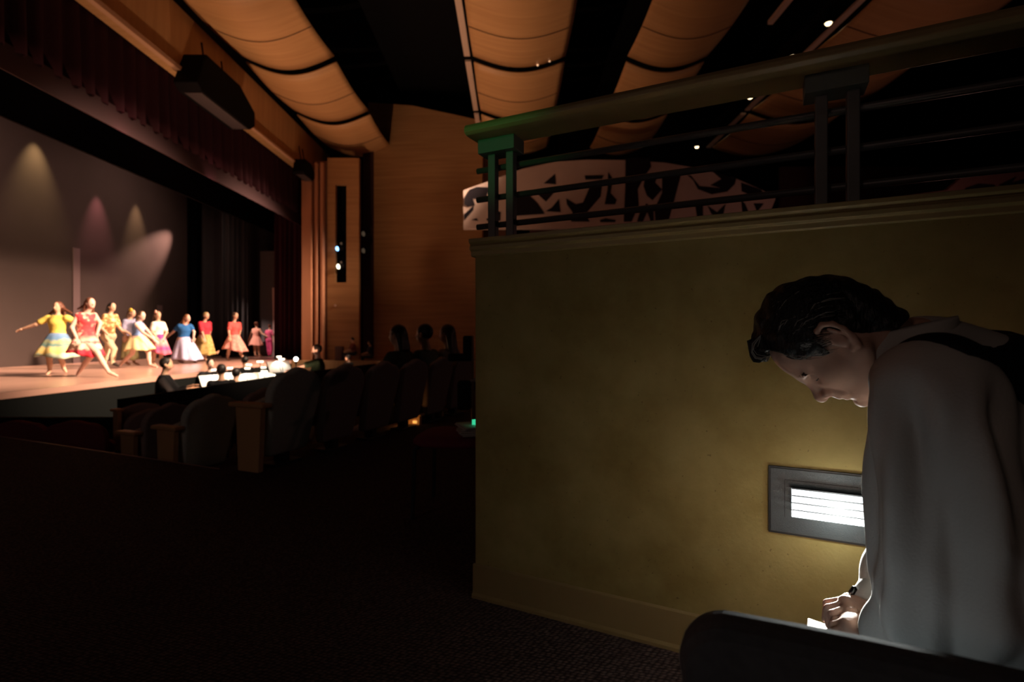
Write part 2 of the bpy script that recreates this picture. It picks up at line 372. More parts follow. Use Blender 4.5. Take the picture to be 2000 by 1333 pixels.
# ceiling and outer shell
b = MB(); b.box((2, 8, 11.2), (40, 40, .2)); struct(b.build('ceiling', BLACK))
b = MB(); b.box((15.6, 21.6, 5.1), (8.6, .2, 6.2)); struct(b.build('wall_rear', mat('rear_wall', (.16, .075, .07), .8, .1, color2=(.10, .05, .05), nscale=.8)))
b = MB(); b.box((8, 23, 5), (18, .2, 13)); struct(b.build('wall_end', BLACK))
b = MB(); b.box((20, 8, 5), (.2, 40, 13)); struct(b.build('wall_right', BLACK))
b = MB(); b.box((2, -9, 5), (40, .2, 13)); struct(b.build('wall_back', mat('lobby_wall', (.2, .17, .15), .9)))
b = MB(); b.box((-15.2, 12, 5), (.2, 26, 13)); struct(b.build('wall_stage_rear', BLACK))
b = MB(); b.box((-11, 24.2, 5), (9, .2, 13)); struct(b.build('wall_stage_side', BLACK))

# ================================================================== stage cloths
def pleats(name, m, p0, p1, z0, z1, n, amp, label, cat, hem=None, flat=None):
    """a pleated cloth hanging between two points of the plan"""
    a, c = Vector(p0), Vector(p1); d = (c - a); nn = Vector((d.y, -d.x)).normalized(); rows = []
    K = n * 10
    for iz in range(7):
        z = z1 + (z0 - z1) * iz / 6; row = []
        for i in range(K + 1):
            t = i / K; w = math.sin(t * n * 2 * math.pi) + .35 * math.sin(t * n * 1.31 * 2 * math.pi + 1)
            q = a + d * t + nn * amp * w * (1 + .12 * iz); row.append((q.x, q.y, z))
        rows.append(row)
    o = MB().grid(rows).build(name, m, smooth=True, solid=.012)
    return tag(o, label, cat)
REDV = mat('red_velvet', (.035, .009, .013), .85, .15)
v = pleats('valance', REDV, (-8.02, 4), (-8.02, 19.4), 5.62, 7.6, 44, .07, 'dark red pleated valance hanging across the top of the stage opening', 'curtain')
hem = MB(); hem.grid([[(-8.0 + .03 * k, y, z) for y in (4, 8, 12, 16, 19.4)] for k, z in enumerate((5.7, 5.45, 5.22))])
h = hem.build('hem', mat('hem_band', (.05, .024, .026), .7, .2), solid=.02, loc=(0, 0, 0)); h.parent = v
tag(MB().box((-9.5, 11.5, 6.4), (.05, 18, 2.5)).build('border_drape', BLACK), 'flat black border drape hanging behind the red valance', 'drape')
bd = MB().box((-14.05, 13.2, 3.75), (.06, 17.8, 7.1)).build('backdrop', mat('scrim', (.046, .032, .029), .9, .03, color2=(.040, .028, .025), nscale=.5))
tag(bd, 'wide grey-brown backdrop cloth with pools of coloured light, behind the dancers', 'backdrop')
CHAR = mat('charcoal_drape', (.035, .032, .034), .9, .1)
pleats('leg_drape', CHAR, (-13.7, 22.6), (-9.2, 23.2), .21, 7.4, 7, .08, 'charcoal side drape hanging next to the right edge of the backdrop', 'drape')
pleats('leg_drape', CHAR, (-11.9, 21.0), (-10.95, 21.2), .21, 7.0, 5, .06, 'charcoal side drape with two paler folds, behind the dancer in the red and salmon dress', 'drape')
pleats('stage_curtain', mat('wine_curtain', (.045, .010, .016), .85, .15), (-9.2, 19.9), (-8.2, 19.75), .21, 6.6, 5, .07, 'tall wine red curtain gathered beside the wooden proscenium pier', 'curtain')
tag(MB().box((-10.35, 22.1, 2.45), (.8, .5, 4.5)).build('equipment_rack', mat('rack', (.09, .08, .085), .7)), 'tall dark grey equipment rack standing in the wings behind the two children', 'rack')
tag(MB().box((-9.95, 21.5, 1.65), (.22, .05, 2.9), taper=.5).build('wing_banner', mat('banner', (.62, .42, .4), .8)), 'narrow pale pink tapering banner hanging in the wings by the wine curtain', 'banner')
for yy, z1, lb in ((16.45, 3.9, 'tall thin pink-grey cloth strip in front of the backdrop behind the red dress dancer'), (20.35, 2.3, 'short pale strip of cloth in front of the backdrop behind the purple skirt dancer')):
    tag(MB().box((-14.0, yy, (SZ + z1) / 2), (.03, .26, z1 - SZ)).build('cloth_strip', mat('strip', (.095, .06, .06), .9)), lb, 'cloth strip')

# ================================================================== wooden ceiling clouds
CLOUDEDGE = mat('cloud_edge', (.62, .46, .36), .6)
ROWS = [(-7.35, -4.85, .42, 'row beside the stage opening'), (-1.05, 1.45, .34, 'second row from the stage'), (3.15, 5.3, .34, 'third row from the stage'), (8.1, 11.2, .4, 'row farthest from the stage')]
ORD = ['nearest the far wall', 'second from the far wall', 'third from the far wall', 'fourth from the far wall']
SEGS = [(17.5, 20.7), (14.15, 17.3), (10.8, 13.95), (7.45, 10.6)]
for ri, (x0, x1, sag, rl) in enumerate(ROWS):
    for si, (ya, yb) in enumerate(SEGS):
        rows = []
        for j in range(9):
            v = j / 8; y = yb + (ya - yb) * v; row = []
            for i in range(17):
                u = i / 16; z = 8.72 - sag * math.sin(math.pi * u) ** 1.0 * .9 - .10 * math.sin(math.pi * v) - .06 * v
                row.append((x0 + (x1 - x0) * u, y, z))
            rows.append(row)
        o = MB().grid(rows).build('ceiling_panel', CLOUDWOOD, smooth=True, solid=.05, loc=((x0 + x1) / 2, (ya + yb) / 2, 8.7))
        tag(o, 'curved wooden ceiling panel, %s, in the %s' % (ORD[si], rl), 'ceiling panel', 'curved wooden ceiling panels, ' + rl)
        # the dark joint across the middle of each panel
        ym = (ya + yb) / 2; jt = MB(); jt.tube([(x0 + (x1 - x0) * i / 16 - (x0 + x1) / 2, 0, 8.72 - sag * .9 * math.sin(math.pi * i / 16) - .13 - 8.7 - .032) for i in range(17)], .014, 5)
        jt.build('joint', mat('joint', (.12, .06, .03), .8), parent=o)
        if ri in (1, 3):
            e = MB(); e.box((x0 - .17 - (x0 + x1) / 2, 0, 0), (.16, yb - ya - .06, .05)); e.build('edge_strip', CLOUDEDGE, parent=o)
b = MB(); b.box((6.2, 9.9, 8.6), (.12, 4.8, .1)); tag(b.build('catwalk_edge', CLOUDEDGE), 'short pale catwalk rail high in the dark between the third and fourth ceiling rows', 'rail')

DL = [((1618, 45), 'uppermost'), ((1548, 110), 'second from top, the brightest'), ((1465, 190), 'middle one, just above the handrail'), ((1405, 258), 'second lowest, a tiny one'), ((1361, 287), 'lowest, seen under the handrail')]
LAMPM = mat('lamp_glow', (1, .9, .7), .5, emit=(1, .72, .42), estr=4)
for (px, py), lb in DL:
    Y = (9.0 - ZC) / (HOR - py) * FPX; p = W(px, py, Y); s = .055 if px == 1405 else .085
    t = thing('ceiling_downlight', 'small lit ceiling downlight, %s in the slanting line of five' % lb, 'downlight', p, 0, 'lit ceiling downlights')
    d = MB(); d.tube([(0, 0, .0), (0, 0, .34)], [s * 1.25, s * 1.1], 14); d.build('housing', BLACK, t)
    d = MB(); d.tube([(0, 0, -.05), (0, 0, -.005)], [s * .62, s], 14); d.build('bulb', LAMPM, t, smooth=True)
    b = MB(); b.box((0, 0, .0), (.01, .01, .01))
b = MB(); b.box((8.0, 15, 9.42), (.3, 14, .1)); struct(b.build('trim_7', BLACK))
# lamps glinting in the gap of the second ceiling row
for px, py, lb in ((1050, 127, 'brighter of two tiny lights in the dark gap of the second ceiling row'), (1073, 119, 'fainter tiny light in the dark gap of the second ceiling row')):
    p = W(px, py, 13.9); t = thing('pin_light', lb, 'light', p)
    MB().tube([(0, 0, 0), (0, .1, .08)], [.03, .05], 8).build('housing', BLACK, t); MB().tube([(0, -.03, -.03), (0, 0, 0)], [.02, .028], 8).build('bulb', mat('pin_glow', (1, .7, .4), emit=(1, .6, .35), estr=.9), t)

# ================================================================== loudspeakers by the fascia
def speaker(loc, size, label, rz=0):
    t = thing('loudspeaker', label, 'loudspeaker', loc, rz)
    sx, sy, sz = size; b = MB()
    b.prism([(-sx / 2, -sy / 2, -sz * .36), (-sx / 2, -sy * .36, sz / 2), (-sx / 2, sy * .2, sz / 2), (-sx / 2, sy / 2, sz * .1), (-sx / 2, sy * .5, -sz * .3), (-sx / 2, sy * .4, -sz / 2), (-sx / 2, -sy * .42, -sz * .5)], (sx, 0, 0))
    b.build('cabinet', mat('speaker_black', (.004, .003, .0035), .8, .1), t, bevel=.03)
    g = MB(); g.box((sx * .1, -sy * .03, -sz / 2 - .012), (sx * .7, sy * .78, .02)); g.build('grille', mat('speaker_grille', (.05, .038, .04), .6), t)
    [MB().tube([(0, q * sy, sz * .3), (-.1, q * sy, sz * .5 + .5)], .02).build('hanger', BLACK, t) for q in (-.2, .12)]
    return t
speaker((-7.32, 12.75, 7.1), (.55, 2.6, .95), 'big black loudspeaker cluster hanging below the wooden fascia over the stage')
speaker((-7.36, 18.1, 6.95), (.4, .95, .55), 'small black loudspeaker in the top corner of the stage opening by the pier')

# lanterns in the lighting slot
def lantern(loc, glow, r, label, tgt=(-.6, -.75, -.25)):
    t = thing('stage_lantern', label, 'stage light', loc); d = Vector(tgt).normalized()
    MB().tube([-d * .02, d * -.08, d * -.22], [r * 1.1, r * 1.2, r * .8], 14).build('housing', MATT, t)
    MB().tube([d * .0, d * .035], [r, r * .8], 14).build('lens', mat(*glow[0], **glow[1]), t)
    y = MB(); y.tube([(r * 1.5, 0, 0) - d * .12 if False else Vector((r * 1.5, 0, 0)) - d * .12, Vector((r * 1.6, .15, .3)), Vector((0, .3, .4))], .015); y.build('yoke', MATT, t)
b = MB(); b.box((4.6, 17.3, 2.2), (8.0, .2, 4.9)); b.box((11.6, 13.27, 1.8), (3.6, .2, 4.0)); struct(b.build('wall_gallery', mat('gallery_wall', (.10, .05, .045), .8, .1)))
GB = (('blue_lens', (.3, .6, 1)), dict(emit=(.22, .5, 1), estr=4)); GW = (('warm_lens', (1, .9, .7)), dict(emit=(1, .9, .66), estr=3)); GD = (('dim_lens', (.3, .25, .2)), dict(emit=(1, .7, .45), estr=.05))  # dim_lens: faint glow put into the lenses of the unlit lanterns
lantern(W(659, 486, 18.72), GB, .085, 'stage light with a bright blue-white lens in the dark wall slot')
lantern(W(661, 521, 18.72), GW, .095, 'stage light with a warm white lens, below the blue one in the wall slot')
lantern(W(667, 476, 18.9), GD, .05, 'small unlit stage light above the blue one in the wall slot')
lantern(W(667, 513, 18.9), GD, .05, 'small unlit stage light just above the warm white one in the wall slot')
for py, lb in ((457, 'upper'), (490, 'lower')):
    lantern(W(710, py, 19.7), GD, .1, 'unlit stage light, the %s of two in the dark gap beside the far wall' % lb)
tag(MB().tube([W(655, 597, 18.78), W(655, 597, 18.74)], .05, 10).build('wall_button', mat('button', (.5, .3, .22), .6)), 'small round fitting on the wooden wall under the lighting slot', 'wall fitting')

# ================================================================== balcony mural
mur = thing('mural_panel', 'long pale arched mural panel with dark cut-out shapes, behind the railing', 'mural', (3.5, 17, 4.64))
MY = 17.0
top = [(905, 372), (960, 352), (1020, 330), (1085, 316), (1150, 312), (1230, 313), (1300, 318), (1370, 330), (1440, 350), (1490, 372), (1515, 388), (1500, 425), (1460, 447), (905, 447)]
def ML(x, y, dy=0): return W(x, y, MY) - Vector((3.5, 17, 4.64)) + Vector((0, dy, 0))
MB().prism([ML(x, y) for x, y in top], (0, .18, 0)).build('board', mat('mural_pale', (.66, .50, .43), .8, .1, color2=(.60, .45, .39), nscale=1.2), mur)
SH = [[(80, 610), (110, 560), (150, 545), (225, 548), (215, 575), (205, 602), (150, 612), (128, 612), (140, 650), (100, 660), (78, 645)],
      [(135, 650), (130, 680), (80, 737), (76, 705)], [(205, 730), (240, 712), (275, 688), (287, 690), (285, 740), (212, 742)], [(120, 735), (150, 725), (160, 740)],
      [(535, 525), (600, 470), (605, 530)], [(365, 595), (450, 590), (500, 640), (540, 700), (370, 712)], [(490, 578), (600, 572), (548, 630)],
      [(545, 685), (580, 665), (622, 615), (632, 690)], [(770, 480), (880, 478), (870, 500), (775, 503)],
      [(665, 612), (720, 645), (760, 635), (800, 545), (870, 530), (862, 600), (810, 660), (775, 702), (800, 745), (692, 745), (700, 690), (668, 645)],
      [(905, 460), (932, 500), (920, 580), (955, 620), (945, 645), (885, 645), (902, 560)], [(858, 735), (890, 725), (950, 735), (945, 748), (860, 748)],
      [(1005, 380), (1145, 380), (1152, 430), (1105, 500), (1075, 560), (1082, 650), (1040, 745), (995, 745), (1003, 560)],
      [(1118, 492), (1190, 480), (1175, 520), (1215, 560), (1160, 622), (1128, 595), (1108, 540)],
      [(1215, 475), (1330, 450), (1285, 620), (1250, 748), (1177, 748), (1172, 670), (1215, 580)], [(1088, 690), (1125, 640), (1165, 670), (1168, 745), (1150, 745), (1130, 690), (1105, 745), (1070, 745)],
      [(1358, 475), (1380, 480), (1420, 558), (1500, 588), (1590, 572), (1632, 530), (1640, 500), (1545, 470), (1500, 452), (1555, 500), (1492, 535), (1555, 552), (1430, 540)],
      [(1400, 620), (1450, 640), (1450, 745), (1420, 745)], [(1475, 652), (1530, 690), (1580, 642), (1565, 712), (1530, 722), (1498, 700)],
      [(1668, 520), (1700, 530), (1780, 560), (1825, 610), (1720, 592), (1672, 570)], [(1668, 620), (1690, 640), (1725, 718), (1690, 715), (1676, 690)], [(1740, 640), (1800, 640), (1760, 690)]]
sb = MB()
for s in SH: sb.prism([ML(880 + x / 2.941, 180 + y / 2.941, -.012) for x, y in s], (0, .014, 0))
sb.build('painted_shapes', mat('mural_dark', (.018, .014, .018), .8, .1), mur)
m2 = thing('mural_panel', 'pinkish panel with a dark arch at the far right, above the low wall', 'mural', (11.6, 13, 3.9))
def M2(x, y, dy=0): return W(x, y, 13) - Vector((11.6, 13, 3.9)) + Vector((0, dy, 0))
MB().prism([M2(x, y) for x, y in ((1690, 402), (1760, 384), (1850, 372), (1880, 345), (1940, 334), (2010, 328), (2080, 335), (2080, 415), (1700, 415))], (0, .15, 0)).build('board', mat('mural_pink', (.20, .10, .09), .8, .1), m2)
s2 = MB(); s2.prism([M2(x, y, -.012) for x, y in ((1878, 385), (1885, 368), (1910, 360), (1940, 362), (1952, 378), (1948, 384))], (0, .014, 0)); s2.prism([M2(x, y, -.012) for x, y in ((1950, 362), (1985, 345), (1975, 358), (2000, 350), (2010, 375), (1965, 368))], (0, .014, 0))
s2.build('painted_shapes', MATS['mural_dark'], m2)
for pts, lb in ((((1752, 262), (1790, 240), (1850, 215), (1910, 180), (1915, 215), (1880, 250), (1800, 262)), 'dark irregular wall ornament on the dim rear wall, the larger one'), (((1785, 318), (1812, 300), (1832, 318), (1820, 326)), 'dark irregular wall ornament on the dim rear wall, the smaller one below')):
    tag(MB().prism([W(x, y, 19.4) + Vector((0, 0, -.0)) for x, y in pts], (0, .12, 0)).build('wall_ornament', BLACK), lb, 'ornament')

# ================================================================== railing on the low wall
rl = thing('railing', 'dark pipe railing with a broad wooden handrail on top of the low ochre wall', 'railing', wp(1, .08, 1.442))
B0 = wp(1, .08, 1.442)
def rw(t, n, z): return wp(t, n, z) - B0
def rbox(t0, t1, n0, n1, z0, z1): return MB().box(rw((t0 + t1) / 2, (n0 + n1) / 2, (z0 + z1) / 2), (t1 - t0, n1 - n0, z1 - z0), WM)
HAND = wood_mat('handrail_wood', (.34, .24, .10), (.26, .17, .075), 'Z', 30, .4)
m = MB().prism([rw(-.02, n, z) for n, z in ((-.055, 1.862), (-.055, 1.878), (-.045, 1.892), (.115, 1.892), (.115, 1.852), (-.04, 1.852))], WD * 4.1); hr = m.build('handrail', HAND, rl, bevel=.003)
PIPE = mat('pipe_metal', (.10, .09, .085), .45, .5, metal=.3)
for z in (1.752, 1.630, 1.515):
    MB().tube([rw(-.045, .095, z), rw(4, .095, z)], .0122, 10).build('pipe', PIPE, rl, smooth=True)
for t0 in (.03, 1.19, 2.35):
    for dt in (0, .083):
        rbox(t0 + dt, t0 + dt + .034, .05, .084, 1.442, 1.812).build('post', PIPE, rl, bevel=.003)
    rbox(t0 - .03, t0 + .135, .02, .115, 1.795, 1.852).build('bracket', mat('bracket', (.11, .12, .10), .5, .4), rl, bevel=.003)

# ================================================================== step light
SL = wp(1.247, 0, .547)
st = thing('step_light', 'glowing louvred step light in a dark metal frame, set in the low ochre wall', 'wall light', SL)
def sbx(b, t0, t1, n0, n1, z0, z1): return b.box(wp(0, 0, 0) * 0 + WD * ((t0 + t1) / 2) + WN * ((n0 + n1) / 2) + Vector((0, 0, (z0 + z1) / 2)), (t1 - t0, n1 - n0, z1 - z0), WM)
FR = mat('fixture_metal', (.036, .044, .048), .5, .35, metal=.1, bump=.15, bscale=400)
b = MB(); hw, hh = .18, .097
for q in ((-hw, hw, .042, hh), (-hw, hw, -hh, -.047)): sbx(b, q[0], q[1], -.008, .0, q[2], q[3])
for q in ((-hw, -.124), (.124, hw)): sbx(b, q[0], q[1], -.008, .0, -.047, .042)
b.build('frame', FR, st)
b = MB(); sbx(b, -hw - .006, hw + .006, -.006, -.0005, -hh - .006, hh + .006); b.build('back_plate', mat('fixture_edge', (.008, .009, .010), .5), st)
b = MB()
for a in ((-.142, -.141, -.05, .065), (.141, .142, -.05, .065)): sbx(b, a[0], a[1], -.0086, -.0079, a[2], a[3])
sbx(b, -.142, .142, -.0086, -.0079, .064, .065); b.build('door_seam', MATT, st)
LENS = mat('lens_glow', (1, 1, 1), .5, emit=(.86, .95, 1), estr=4)
b = MB(); sbx(b, -.123, .123, -.008, -.004, -.046, .041); b.build('louvre_lens', LENS, st)
for z in (-.0245, -.003, .0185, .0395):
    b = MB(); u = WN * -.024 + Vector((0, 0, .0075))
    b.prism([WD * -.123 + WN * -.009 + Vector((0, 0, z + .0016)), WD * -.123 + WN * -.009 + Vector((0, 0, z - .0016)), WD * -.123 + WN * -.009 + u + Vector((0, 0, z - .0016)), WD * -.123 + WN * -.009 + u + Vector((0, 0, z + .0016))], WD * .246); b.build('louvre_blade', mat('blade', (.05, .055, .06), .5), st)
point('step_light_lamp', SL - WN * .085 + Vector((0, 0, -.012)), 1.25, (.95, 1, .92), .02)
spot('step_light_beam', SL - WN * .05 + WD * -.02 + Vector((0, 0, .03)), (.65, .965, .46), 250, (.96, 1, .95), 40, .6, .035)
spot('step_light_spread', SL - WN * .05 + WD * -.04, (.38, .66, .56), 48, (.96, 1, .95), 70, .6, .035)
# ================================================================== theatre seats
SEATF = mat('seat_fabric', (.32, .25, .235), .9, .15, color2=(.27, .205, .195), nscale=60, bump=.2, bscale=300)
SEATG = mat('seat_fabric_grey', (.42, .43, .39), .9, .15, color2=(.36, .37, .34), nscale=60, bump=.2, bscale=300)
SEATR = mat('seat_fabric_red', (.20, .045, .05), .9, .15, color2=(.16, .04, .045), nscale=60, bump=.2, bscale=300)
SEATB = mat('seat_fabric_blue', (.12, .14, .16), .85, .25, color2=(.10, .115, .13), nscale=80, bump=.25, bscale=420)
IRON = mat('seat_iron', (.02, .02, .022), .5, .3)
def back_outline(w, z0, z1, r, n=8, arch=.035):
    pts = [(-w * .40, z0 + .03), (-w * .36, z0), (w * .36, z0), (w * .40, z0 + .03)]
    for k in range(n + 1): a = math.pi / 2 * k / n; pts.append((w / 2 - r + r * math.cos(a), z1 - arch - r + r * math.sin(a)))
    for k in range(1, 6): u = k / 6; pts.append(((w / 2 - r) * (1 - 2 * u), z1 - arch + arch * math.sin(math.pi * u)))
    for k in range(n + 1): a = math.pi / 2 * (1 + k / n); pts.append((-(w / 2 - r) + r * math.cos(a), z1 - arch - r + r * math.sin(a)))
    return pts
SEAT_ME = {}
def seat(loc, ddir, label, group, m=SEATF, w=.60, z0=.09, z1=.80, panel=None, thick=.085, r=.17, arm=True, folded=True):
    """local x along the row, local +y towards the stage (the way the sitter faces); the back leans towards -y"""
    rz = math.atan2(ddir[1], ddir[0])
    t = thing('theatre_seat', label, 'seat', loc, rz, group); key = (m.name, w, z0, z1, folded)
    lean = .22 if r > .1 else .16
    if key not in SEAT_ME:
        b = MB(); pl = back_outline(w - .035, z0, z1, r, 8, .035 if r > .1 else .006)
        b.prism([(x, -lean * (z - z0) * .9 - .02, z) for x, z in pl], (0, thick, 0)); o1 = b.build('backrest', m, t, smooth=False, bevel=.028 if r > .1 else .042)
        o1.modifiers['bevel'].segments = 4
        b = MB(); q = back_outline(w - .10, z0 + (.14 if r > .1 else .06), z0 + (.48 if r > .1 else .38), .07)
        if not folded: b.prism([(x, z - z0, .34 + .05 * (z - z0)) for x, z in q], (0, 0, .09))
        else: b.prism([(x, thick + .03 + (z - z0) * -.1, z) for x, z in q], (0, .09, 0)); o2 = b.build('tip_up_seat', m, t, bevel=.025)
        b = MB(); b.box((0, .06, z0 / 2 + .06), (.08, .1, z0 + .12)); b.box((0, .05, .01), (.3, .16, .02)); o3 = b.build('pedestal', IRON, t, bevel=.006)
        SEAT_ME[key] = [c for c in t.children]
    else:
        for c in SEAT_ME[key]:
            d = c.copy(); COL.objects.link(d); d.parent = t
    if panel:
        pw, ph, z = panel; x = -w / 2 - .02
        b = MB(); b.prism([(x - .025, -pw * .40 + .06, .0), (x - .025, pw * .40 + .06, .0), (x - .025, pw * .5 + .06, ph), (x - .025, -pw * .5 + .06, ph)], (.05, 0, 0)); e = b.build('end_panel', PALEWOOD, t, bevel=.006)
        b = MB(); b.box((x, .065, ph + .018), (.10, pw + (.10 if pw > .15 else .04), .036)); b.build('arm_cap', PALEWOOD, e, bevel=.012)
    elif arm:
        if 'arm' not in SEAT_ME:
            x = -w / 2; b = MB(); b.box((x, .12, .545), (.055, .30, .035)); b.box((x, .09, .33), (.03, .06, .42)); SEAT_ME['arm'] = b.build('armrest', IRON, t, bevel=.01)
        else: d = SEAT_ME['arm'].copy(); COL.objects.link(d); d.parent = t
    return t
def nth(i): return ['first', 'second', 'third', 'fourth', 'fifth', 'sixth', 'seventh', 'eighth'][i]
PITCH = .58
for i in range(6):
    p = R1 + D1 * (.165 + PITCH * i)
    seat((p.x, p.y, 0), D1, 'dark upholstered theatre seat in the nearest row, ' + ('first, with the tall wooden end panel' if i == 0 else nth(i) + ' from the aisle end panel'), 'theatre seats in the nearest row', SEATG if i == 0 else SEATF, w=.57, panel=(.27, .50, 0) if i == 0 else None, folded=i < 3)
R2 = Vector((-3.03, 4.53, 0)); R3 = Vector((-3.86, 5.18, 0))
for i in range(4):
    p = R2 + D1 * (.33 + PITCH * i)
    seat((p.x, p.y, stalls_z(p)), D1, 'dark theatre seat in the second row, ' + ('beside the middle wooden end panel' if i == 0 else nth(i) + ' from its wooden end panel'), 'theatre seats in the second row', SEATG if i == 0 else SEATF, w=.57, panel=(.23, .50, 0) if i == 0 else None)
for i in range(4):
    p = R3 + D1 * (.33 + PITCH * i)
    seat((p.x, p.y, stalls_z(p)), D1, 'dark theatre seat in the third row, ' + ('beside the low left wooden end panel' if i == 0 else nth(i) + ' from its wooden end panel'), 'theatre seats in the third row', SEATF, w=.57, panel=(.21, .50, 0) if i == 0 else None)
p = Vector((-4.90, 6.86, 0)); seat((p.x, p.y, W(229, 799, 6.55).z - .54), D1, 'front row theatre seat with a small orange-lit wooden end panel by the pit rail', None, SEATF, z1=.50, panel=(.10, .50, 0))
DL_ = Vector((.985, .17, 0))
for i, (px, lb) in enumerate(((48, 'dark red theatre seat across the aisle, at the left edge of the picture'), (158, 'dark red theatre seat across the aisle, the one closer to the wooden end panels'))):
    q = W(px, 818, 5.75); seat((q.x, q.y, q.z - .80), DL_, lb, 'theatre seats across the aisle', SEATR, w=.66, arm=False)
# far end panel of the nearest row, added boards behind it standing in for lamplit floor
pe = R1 + D1 * (.02 + PITCH * 6 + .02)
def end_post(px, py0, py1, Y, w, label, lit=0.):
    a, c = W(px, py0, Y), W(px, py1, Y); t = thing('end_panel', label, 'end panel', (c.x, c.y, c.z), math.atan2(D1.y, D1.x))
    h = a.z - c.z; MB().box((0, 0, h / 2), (.05, w, h)).build('panel', PALEWOOD, t, bevel=.006)
    MB().box((0, 0, h + .015), (.09, w + .06, .03)).build('arm_cap', PALEWOOD, t, bevel=.01)
    if lit:
        MB().box((-.035, -w * .2, h * .5), (.02, .05, .03)).build('aisle_lamp', mat('aisle_glow', (1, .6, .2), emit=(1, .5, .12), estr=.8), t)
        point('aisle_lamp_light', (c.x - .10, c.y - .16, c.z + h * .55), lit, (1, .42, .10), .02)
end_post(895, 752, 806, 7.9, .26, 'wooden end panel at the far end of the nearest row, next to the programs')
end_post(846, 796, 822, 6.8, .30, 'added wooden board standing in for lit floor under the fifth seat of the nearest row')
end_post(808, 812, 835, 6.15, .20, 'orange-lit added board standing in for lit floor under the fourth seat of the nearest row', .55)
# pit rail
b = MB(); b.prism([(-5.36, 6.95, -1.2), (-5.30, 6.95, -1.2), (-4.98, 12, -1.2), (-4.25, 16, -1.2), (-4.31, 16.02, -1.2), (-5.04, 12, -1.2)], (0, 0, 1.40)); b.prism([(-7.6, 6.9, -1.2), (-5.3, 6.9, -1.2), (-5.3, 6.96, -1.2), (-7.6, 6.96, -1.2)], (0, 0, 1.16))
struct(b.build('wall_pit', MATT))

# foreground seat (back turned to the camera)
fd = WD; fo = Vector((.208, .62, 0)) + fd * .262 + WN * .055
seat((fo.x, fo.y, 0), fd, 'slate grey upholstered seat back with a rounded corner, close in front of the writing man', None, SEATB, w=.57, z0=.18, z1=.727, thick=.09, r=.06, arm=False)

# ================================================================== aisle chair, programs, stand
def cushion(b, hx, hy, z0, z1, n=24, p=4.):
    rows = []
    for zz, s in ((z0, .94), (z0 + .012, 1), (z1 - .025, 1), (z1 - .006, .93), (z1, .6), (z1 + .004, .01)):
        rows.append([(hx * s * math.copysign(abs(math.cos(a)) ** (2 / p), math.cos(a)), hy * s * math.copysign(abs(math.sin(a)) ** (2 / p), math.sin(a)), zz) for a in [2 * math.pi * k / n for k in range(n)]])
    b.grid(rows, True); b.add(rows[0], [tuple(range(n))]); return b
def stack_chair(loc, rz, label, m, seat_z=.47):
    t = thing('stacking_chair', label, 'chair', loc, rz); k = seat_z / .47
    cushion(MB(), .235, .225, seat_z - .055, seat_z).build('seat', m, t, smooth=True)
    for x in (-.2, .2):
        MB().tube([(x * 1.05, -.2, 0), (x, -.19, seat_z - .07), (x, -.17, seat_z - .05)], .013).build('leg', IRON, t)
        MB().tube([(x * 1.05, .24, 0), (x, .20, seat_z - .06), (x, .22, .6 * k), (x, .27, .86 * k)], .013).build('leg', IRON, t)
    b = MB(); b.box((0, -.18, seat_z - .062), (.38, .02, .02)); b.box((0, .19, seat_z - .062), (.38, .02, .02)); b.build('seat_frame', IRON, t)
    bk = back_outline(.44, .55 * k, .88 * k, .08); b = MB(); b.prism([(x, .20 + (z - .5) * .15, z) for x, z in bk], (0, .045, 0)); b.build('backrest', m, t, bevel=.018)
    return t
ch = stack_chair((-.345, 3.12, 0), R(-98), 'dark stacking chair with a wine red seat, half hidden behind the low wall', mat('chair_red', (.16, .022, .04), .85, .15, color2=(.13, .02, .035), nscale=80))
PAPER = mat('program_paper', (.42, .40, .38), .8, .2)
for i in range(7):
    w = W(912, 806, 3.02)
    t = MB().box((0, 0, 0), (.15, .22, .0065)).build('program', PAPER, loc=None, bevel=.001); t.location = (-.235 + random.uniform(-.012, .012), 3.06 + random.uniform(-.012, .012), .4785 + i * .0072); t.rotation_euler = (0, 0, .25 + random.uniform(-.14, .14))
    tag(t, 'pale printed program in the small stack lying on the wine red chair seat', 'program', 'programs on the red chair')
t = thing('glow_light', 'small green glowing light on the programs at the edge of the low wall', 'light', (-.207, 3.03, .545), .3)
MB().prism([(-.035, -.02, -.012), (.03, -.03, -.016), (.03, .03, -.016)], (0, 0, .03)).build('glow_body', mat('green_glow', (.1, .8, .4), emit=(.04, .62, .30), estr=1.0), t)
MB().box((.035, 0, -.003), (.012, .055, .03)).build('cap', MATT, t)
t = thing('microphone_stand', 'dark upright pole stand with clamp knobs, just left of the low wall', 'stand', (-.40, 5.2, 0))
MB().tube([(0, 0, 0), (0, 0, 1.06)], .012).build('pole', mat('pole_brass', (.20, .13, .075), .4, .5, metal=.5), t)
MB().tube([(-.02, 0, .60), (.07, 0, .62)], .018).build('clamp', mat('clamp_pale', (.3, .24, .2), .5), t)
for a in range(3): MB().tube([(0, 0, .12), (.25 * math.cos(a * 2.1 + .4), .25 * math.sin(a * 2.1 + .4), .012)], .009).build('leg', IRON, t)
b = MB(); b.box((-.05, .05, .95), (.10, .1, .22)); b.box((-.13, .03, .84), (.24, .12, .08)); b.build('head_box', MATT, t, bevel=.02)
b = MB(); b.box((-.09, .06, .45), (.14, .1, .3)); b.build('hanging_bag', MATT, t, bevel=.03)

